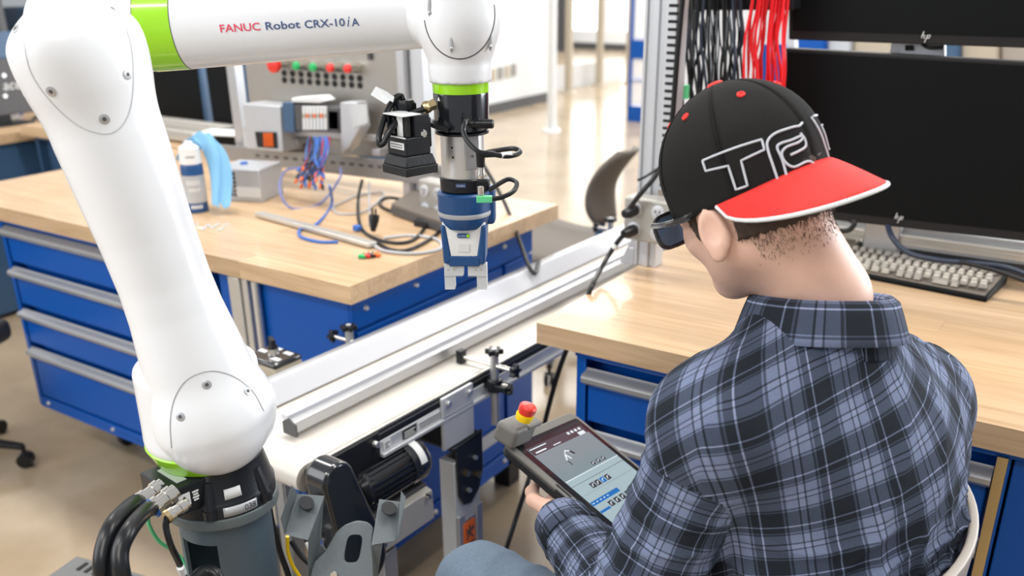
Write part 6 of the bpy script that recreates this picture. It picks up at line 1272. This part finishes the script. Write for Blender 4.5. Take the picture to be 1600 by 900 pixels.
# cap
ca, cb2, cc_ = .1065, .0875, .098
RIM = lambda b: -.026-.010*math.sin(b)**2-.004*(math.cos(b) < 0)
def capP(b, u, k=0):         # b: azimuth from the back of the head towards its left side, u: height
    s = math.sqrt(max(0, 1-(max(u, 0)/cc_)**2)); tk = 1-.02*max(0, -u)/.03
    return hp_(-(ca+k)*s*math.cos(b)*tk, (cb2+k)*s*math.sin(b)*tk, u)
def f_cap(P):
    q = (P-HC)@HR; return (np.sqrt((q[:, 0]/ca)**2+(q[:, 1]/cb2)**2+(np.maximum(q[:, 2], 0)/cc_)**2)-1)*.085
cp_ = thing('baseball_cap', 'black baseball cap with red brim worn backwards on the person\'s head', 'cap', tuple(hp_(0, 0, -.03)))
def cap_panel(b0, b1):
    P = []
    for b in np.linspace(b0, b1, 13):
        row = []
        e = min(b-b0, b1-b); dk = -.0012*math.exp(-(e/.03)**2)
        for t in np.linspace(0.0, 1, 18): th_ = t*math.pi/2; u = cc_*math.cos(th_); row.append(capP(b, max(u, 1e-4) if t < 1 else 0, dk))
        for t in np.linspace(.25, 1, 5): row.append(capP(b, RIM(b)*t, dk))
        P.append(row)
    return P
for k in range(6):
    b0 = k*math.pi/3; m = MB(); m.grid(cap_panel(b0, b0+math.pi/3)); o = build(m, 'panel', K['cap_black'], cp_); q = o.modifiers.new('s', 'SOLIDIFY'); q.thickness = .0022; q.offset = -1
    m = MB(); be = b0+math.pi/6; p = capP(be, cc_*math.cos(math.radians(42)), .0005); n_ = nrm(p-HC); u_, v_ = perp(n_); m.tube([p+(u_*math.cos(q)+v_*math.sin(q))*.0034 for q in np.linspace(0, 2*math.pi, 17)[:-1]], .0016, 7, closed=True); m.cyl(p-n_*.0005, p+n_*.0004, .003, n=12); build(m, 'eyelet', K['cap_red'], o)
    m = MB(); m.tube([capP(b0+.012*s_, cc_*math.cos(t), .0003) for s_ in (0,) for t in np.linspace(.08, math.pi/2, 20)], .0007, 5); build(m, 'seam', K['cap_black'], o)
m = MB(); m.lathe(hp_(0, 0, cc_-.003), HU, [(0, .010), (.003, .0105), (.0055, .008), (.0065, .003)], 20); build(m, 'top_button', K['cap_red'], cp_)
def on_cap(px, py): d = nrm(ray(px, py)); p = march(f_cap, CAM+d*.85, d, 200); return p
def stitch(pts, closed=False, n=6, rr=.0014, sp=True):
    W = [on_cap(x, y) for x, y in pts]; W = W+[W[0]] if closed else W; out = []
    for a, b in zip(W[:-1], W[1:]):
        for t in np.linspace(0, 1, n, endpoint=False): out.append(a*(1-t)+b*t)
    out.append(W[-1]); out2 = []
    for p in out: q = HR.T@(p-HC); s_ = math.sqrt((q[0]/ca)**2+(q[1]/cb2)**2+(max(q[2], 0)/cc_)**2); q = q/s_*1.006; out2.append(HC+HR@q)
    m = MB(); m.tube(out2, rr, 6); return build(m, 'logo_stitching', K['thread'], cp_)
def sm(pts, n=4): return [tuple(p[:2]) for p in spline([A(x, y, 0) for x, y in pts], n)]
stitch([(1098, 251), (1190, 218), (1194, 234), (1158, 251), (1168, 290), (1150, 296), (1138, 259), (1103, 267)], True)
stitch(sm([(1218, 290), (1208, 260), (1199, 232), (1200, 219), (1212, 208), (1238, 199), (1248, 197), (1253, 192)]))
stitch(sm([(1231, 284), (1222, 250), (1214, 231), (1220, 224), (1236, 219), (1250, 213), (1253, 217), (1246, 223), (1228, 230), (1221, 240), (1226, 253), (1240, 261), (1262, 252), (1276, 260)]))
stitch(sm([(1235, 242), (1248, 236), (1258, 229), (1257, 218), (1250, 208)]))
def stitch_b(pts, closed=False):
    out = []; pts = pts+[pts[0]] if closed else pts
    for a, b in zip(pts[:-1], pts[1:]):
        for t in np.linspace(0, 1, 8, endpoint=False): out.append(capP(math.radians(a[0]*(1-t)+b[0]*t), a[1]*(1-t)+b[1]*t, .0006))
    m = MB(); m.tube(out, .0014, 6); build(m, 'logo_stitching', K['thread'], cp_)
stitch_b([(-14, .024), (-22, -.028), (-44, -.028), (-60, -.012), (-60, .012), (-50, .024)], True); stitch_b([(-26, .012), (-30, -.016), (-42, -.016), (-50, -.006), (-50, .006), (-44, .012)], True)
# brim
Pt, Pe = [], []
for g in np.linspace(-math.pi/2, math.pi/2, 33):
    lat = .0840*math.sin(g); xb = ca*math.sqrt(max(0, 1-(lat/cb2)**2))*.985; xo = xb+.001+.064*max(0, math.cos(g))**.8; row = []
    for t in np.linspace(0, 1, 10):
        x = xb+(xo-xb)*t; u = RIM(math.asin(min(1, abs(lat)/cb2)))+.002-.001*t-.046*t**1.1*max(0, math.cos(g))**.5; row.append(hp_(-x, lat*(1+.1*t*math.cos(g)), u))
    Pt.append(row); Pe.append(row[-1])
m = MB(); m.grid(Pt); o = build(m, 'brim', K['cap_red'], cp_); q = o.modifiers.new('s', 'SOLIDIFY'); q.thickness = .003; q.offset = 0
m = MB(); m.tube(Pe, .0026, 8); build(m, 'brim_piping', K['label_white'], o)
# ---------------------------------------------------------------- shirt
BU = nrm(np.cross(SA, BF)); BU = BU if BU[2] > 0 else -BU
def f_torso(P):
    d = sd_cap(P, JL-SA*.012, JR+SA*.012, .07, .07)
    R = np.stack([SA, BF, BU], 1)
    d = smin(d, sd_ell(P, MID-A(0, 0, .085)-BF*.03, (.205, .125, .17), R), .09)
    d = smin(d, sd_cap(P, MID-A(0, 0, .22)-BF*.03-SA*.04, MID-A(0, 0, .22)-BF*.03+SA*.035, .116), .12)
    d = smin(d, sd_cap(P, PEL-SA*.05+A(0, 0, .05), PEL+SA*.05+A(0, 0, .05), .122), .12)
    d = smin(d, sd_cap(P, NB-BU*.05, JL+BU*.014, .062, .056), .05); d = smin(d, sd_cap(P, NB-BU*.062, JR+BU*.012, .058, .055), .05); d = smin(d, sd_cap(P, NB-BU*.08-BF*.01, MID-BF*.035-A(0, 0, .05), .07, .11), .06); return d
def wr1(P, ax_, f, ph, amp, warp=2.0):
    t = P@ax_; s = np.sin(t*f+ph+warp*np.sin(P[:, 2]*9+ph)+1.3*np.sin(P[:, 0]*13+P[:, 1]*7)); return amp*(1-np.abs(s))**2
def f_arm_(P, a, b, c, r): d = sd_cap(P, a, b, r[0], r[1]); return smin(d, sd_cap(P, b, c, r[1], r[2]), .03)
rL, rR = (.062, .058, .041), (.060, .056, .042)
WLs = WL+(WL-EL)*-.02; WRs = WR
def f_shirt(P):
    t = f_torso(P); a = f_arm_(P, JL, EL, WLs, rL); b = f_arm_(P, JR, ER, WRs, rR)
    back = np.clip(-((P-MID)@BF)*8, 0, 1)
    lowr = np.clip((MID[2]-.02-P[:, 2])*7, 0, 1)
    t = t-wr1(P, nrm(SA*.8+A(0, 0, .55)), 42, .4, .009)*lowr-wr1(P, nrm(SA*.35-A(0, 0, .9)), 60, 2.1, .008)*lowr*back-wr1(P, SA, 30, 1.0, .003)
    def sl(d, p0, p1, p2, r):
        u1 = nrm(p1-p0); tt = (P-p0)@u1; el = np.exp(-((P-p1)**2).sum(1)/.010); return d-wr1(P, nrm(u1+.4*SA), 75, .3, .009, 1.2)*(.35+el)-wr1(P, nrm(p2-p1), 95, 1.1, .007, 1.0)*(.2+el)
    return smin(smin(t, sl(a, JL, EL, WLs, rL), .022), sl(b, JR, ER, WRs, rR), .022)
pos, Q = sdf_mesh(f_shirt, (-.80, .55, .5), (.22, 1.62, 1.3), .005, pad=1.4)
def uv_shirt(pos, Q):
    per_ = .068; V = pos[Q]; C = V.mean(1); t = f_torso(C); a = f_arm_(C, JL, EL, WLs, rL); b = f_arm_(C, JR, ER, WRs, rR)
    reg = np.where((a < t-.004) & (a < b), 1, np.where(b < t-.004, 2, 0)); uv = np.zeros(V.shape[:2]+(2,))
    q = V-MID; x = q@SA; y = -(q@BF)+.02; z = V[..., 2]
    th = np.arctan2(x, np.maximum(y+.10, .02)); u0 = th*.22/per_; yk = C[:, None, 2]
    v0 = (z+.10*np.abs(x)*0+.25*x*0)/per_-.8*(y*0)
    # above the shoulder blades the surface turns forward: carry on measuring along it
    v0 = (z+np.maximum(0, -(y-.06))*.8)/per_
    k_ = math.tan(math.radians(17)); xs = th*.2; uv[..., 0], uv[..., 1] = u0+z*k_/per_, v0-xs*k_/per_
    def arm_uv(p0, p1, p2, R0_):
        u1 = nrm(p1-p0); u2 = nrm(p2-p1); L1 = np.linalg.norm(p1-p0); d1 = sd_cap(C, p0, p1, R0_[0], R0_[1]); d2 = sd_cap(C, p1, p2, R0_[1], R0_[2]); out = np.zeros_like(uv)
        for sel, p, u_, L0 in ((d1 <= d2, p0, u1, 0), (d1 > d2, p1, u2, L1)):
            e1 = nrm(np.cross(u_, A(.3, .2, 1))); e2 = np.cross(u_, e1); w_ = V[sel]-p; cc0 = C[sel]-p; ac = np.arctan2(cc0@e2, cc0@e1)[:, None]; aa = np.arctan2(w_@e2, w_@e1); aa = ac+((aa-ac+math.pi) % (2*math.pi)-math.pi)
            out[sel, :, 0] = (w_@u_+L0)/per_+.3; out[sel, :, 1] = aa*.062/per_+.2
        return out
    A1 = arm_uv(JL, EL, WLs, rL); A2 = arm_uv(JR, ER, WRs, rR); uv[reg == 1] = A1[reg == 1]; uv[reg == 2] = A2[reg == 2]; return uv
shirt = sdf_obj(pos, Q, 'shirt', K['plaid'], per, uv_shirt, label='dark blue, grey and white plaid flannel shirt')
def uv_grid(m, P, name, par, fu, fv, th_=.0022, cu=False):
    P = np.array(P); a, b = P.shape[:2]; me = bpy.data.meshes.new(name); org = ORG[par.name]; fs = [(i*b+j, i*b+j+1, (i+1)*b+j+1, (i+1)*b+j) for i in range(a-1) for j in range(b-1)]
    me.from_pydata((P.reshape(-1, 3)-org).tolist(), [], fs); ul = me.uv_layers.new(name='uv'); k = 0
    for i in range(a-1):
        for j in range(b-1):
            for (x, y) in ((i, j), (i, j+1), (i+1, j+1), (i+1, j)): ul.data[k].uv = (fu*x, fv*y); k += 1
    me.materials.append(K['plaid'])
    for p in me.polygons: p.use_smooth = True
    o = bpy.data.objects.new(name, me); COL.objects.link(o); o.parent = par; ORG[o.name] = org
    q = o.modifiers.new('s', 'SOLIDIFY'); q.thickness = th_; return o
# collar: stand plus fold-over
CN = nrm(BU*.93+BF*.22+A(0, 0, .25)); NC = NB-CN*.022+SA*.006; c1_ = nrm(SA-CN*np.dot(SA, CN)); c2_ = np.cross(CN, c1_); c2_ = c2_ if c2_@BF > 0 else -c2_
P = []
for q in np.linspace(math.radians(-72), math.radians(252), 70):
    d = c1_*math.cos(q)*1.06-c2_*math.sin(q)*1.0; row = []
    wv = 1+.02*math.sin(q*5)
    for r, z in ((.080, -.04), (.071, .0), (.068, .018), (.069, .025), (.073, .027), (.079, .022), (.084, .008), (.089, -.008), (.0935, -.022)): row.append(NC+d*(r+.006)*wv+CN*(z-.006))
    P.append(row)
uv_grid(None, P, 'collar', per, .075, .17)
m = MB(); bp_ = P[14][-1]; m.lathe(bp_, nrm(bp_-NB), [(0, .006), (.002, .006), (.003, .004)], 14); build(m, 'collar_button', K['navy'], per)
# cuff of the left sleeve
d_ = nrm(WL-EL); u_, v_ = perp(d_); P = []
for q in np.linspace(0, 2*math.pi, 40): P.append([WL+d_*z+(u_*math.cos(q)+v_*math.sin(q))*r*(1+.04*math.sin(3*q)) for z, r in ((-.045, .0445), (-.02, .042), (.006, .040), (.013, .036))])
uv_grid(None, P, 'cuff', per, .07, .2)
# jeans and shoes
def f_jeans(P):
    d = sd_cap(P, HPL, KL, .098, .072)-.004*(1-np.abs(np.sin(P[:, 0]*60+P[:, 2]*20)))**2; e = sd_cap(P, HPR, KR, .098, .072); d = smin(d, sd_cap(P, KL, FLt+A(0, 0, .04), .070, .055), .02); e = smin(e, sd_cap(P, KR, FRt+A(0, 0, .04), .070, .055), .02)
    return smin(smin(d, e, .03), sd_cap(P, PEL-SA*.06, PEL+SA*.06, .115), .05)
pos, Q = sdf_mesh(f_jeans, (-.85, .72, .02), (.1, 1.45, .85), .008); sdf_obj(pos, Q, 'jeans', K['denim'], per, label='faded blue jeans')
for f in (FLt, FRt):
    def f_sh(P): return np.maximum(smin(sd_cap(P, f+A(.03, 0, -.03), f+A(-.17, 0, -.045), .042, .036), sd_cap(P, f+A(0, 0, .03), f+A(.01, 0, -.03), .045), .03), .004-P[:, 2])
    pos, Q = sdf_mesh(f_sh, f-A(.28, .09, .09), f+A(.15, .09, .14), .007); sdf_obj(pos, Q, 'shoe', K['black'], per)
# chair under the person
sc0 = A(-.27, 1.10, 0); ch = thing('shell_chair', 'beige plastic tub chair the person in plaid sits on', 'chair', tuple(sc0)); swivel_base(ch, sc0, .3, .3)
m = MB(); m.cyl(sc0+A(0, 0, .38), sc0+A(0, 0, .46), .05, .09, 20); build(m, 'seat_mount', K['black'], ch)
m = MB(); m.grid([[sc0+A(-.03+x*.19, y*.19, .465+.02*(x*x+y*y)) for x in np.linspace(-1, 1, 11)] for y in np.linspace(-1, 1, 11)]); o = build(m, 'seat', K['beige_plastic'], ch); q = o.modifiers.new('s', 'SOLIDIFY'); q.thickness = .02
P = []
for q in np.linspace(-1.35, 1.35, 31):
    row = []
    for z in np.linspace(0, 1, 12):
        r = .2+.05*z; top = .905-.12*max(0, abs(q)-.8)**1.5; zz_ = .47+(top-.47)*z; row.append(A(-.283, 1.11, 0)+A(math.cos(q)*(.165+.043*z**.6), math.sin(q)*(.222+.058*z**.6), zz_))
    P.append(row)
m = MB(); m.grid(P); o = build(m, 'shell_backrest', K['beige_plastic'], ch); q = o.modifiers.new('s', 'SOLIDIFY'); q.thickness = .012; q.offset = 1; b = o.modifiers.new('b', 'BEVEL'); b.width = .003; b.segments = 3; b.limit_method = 'ANGLE'
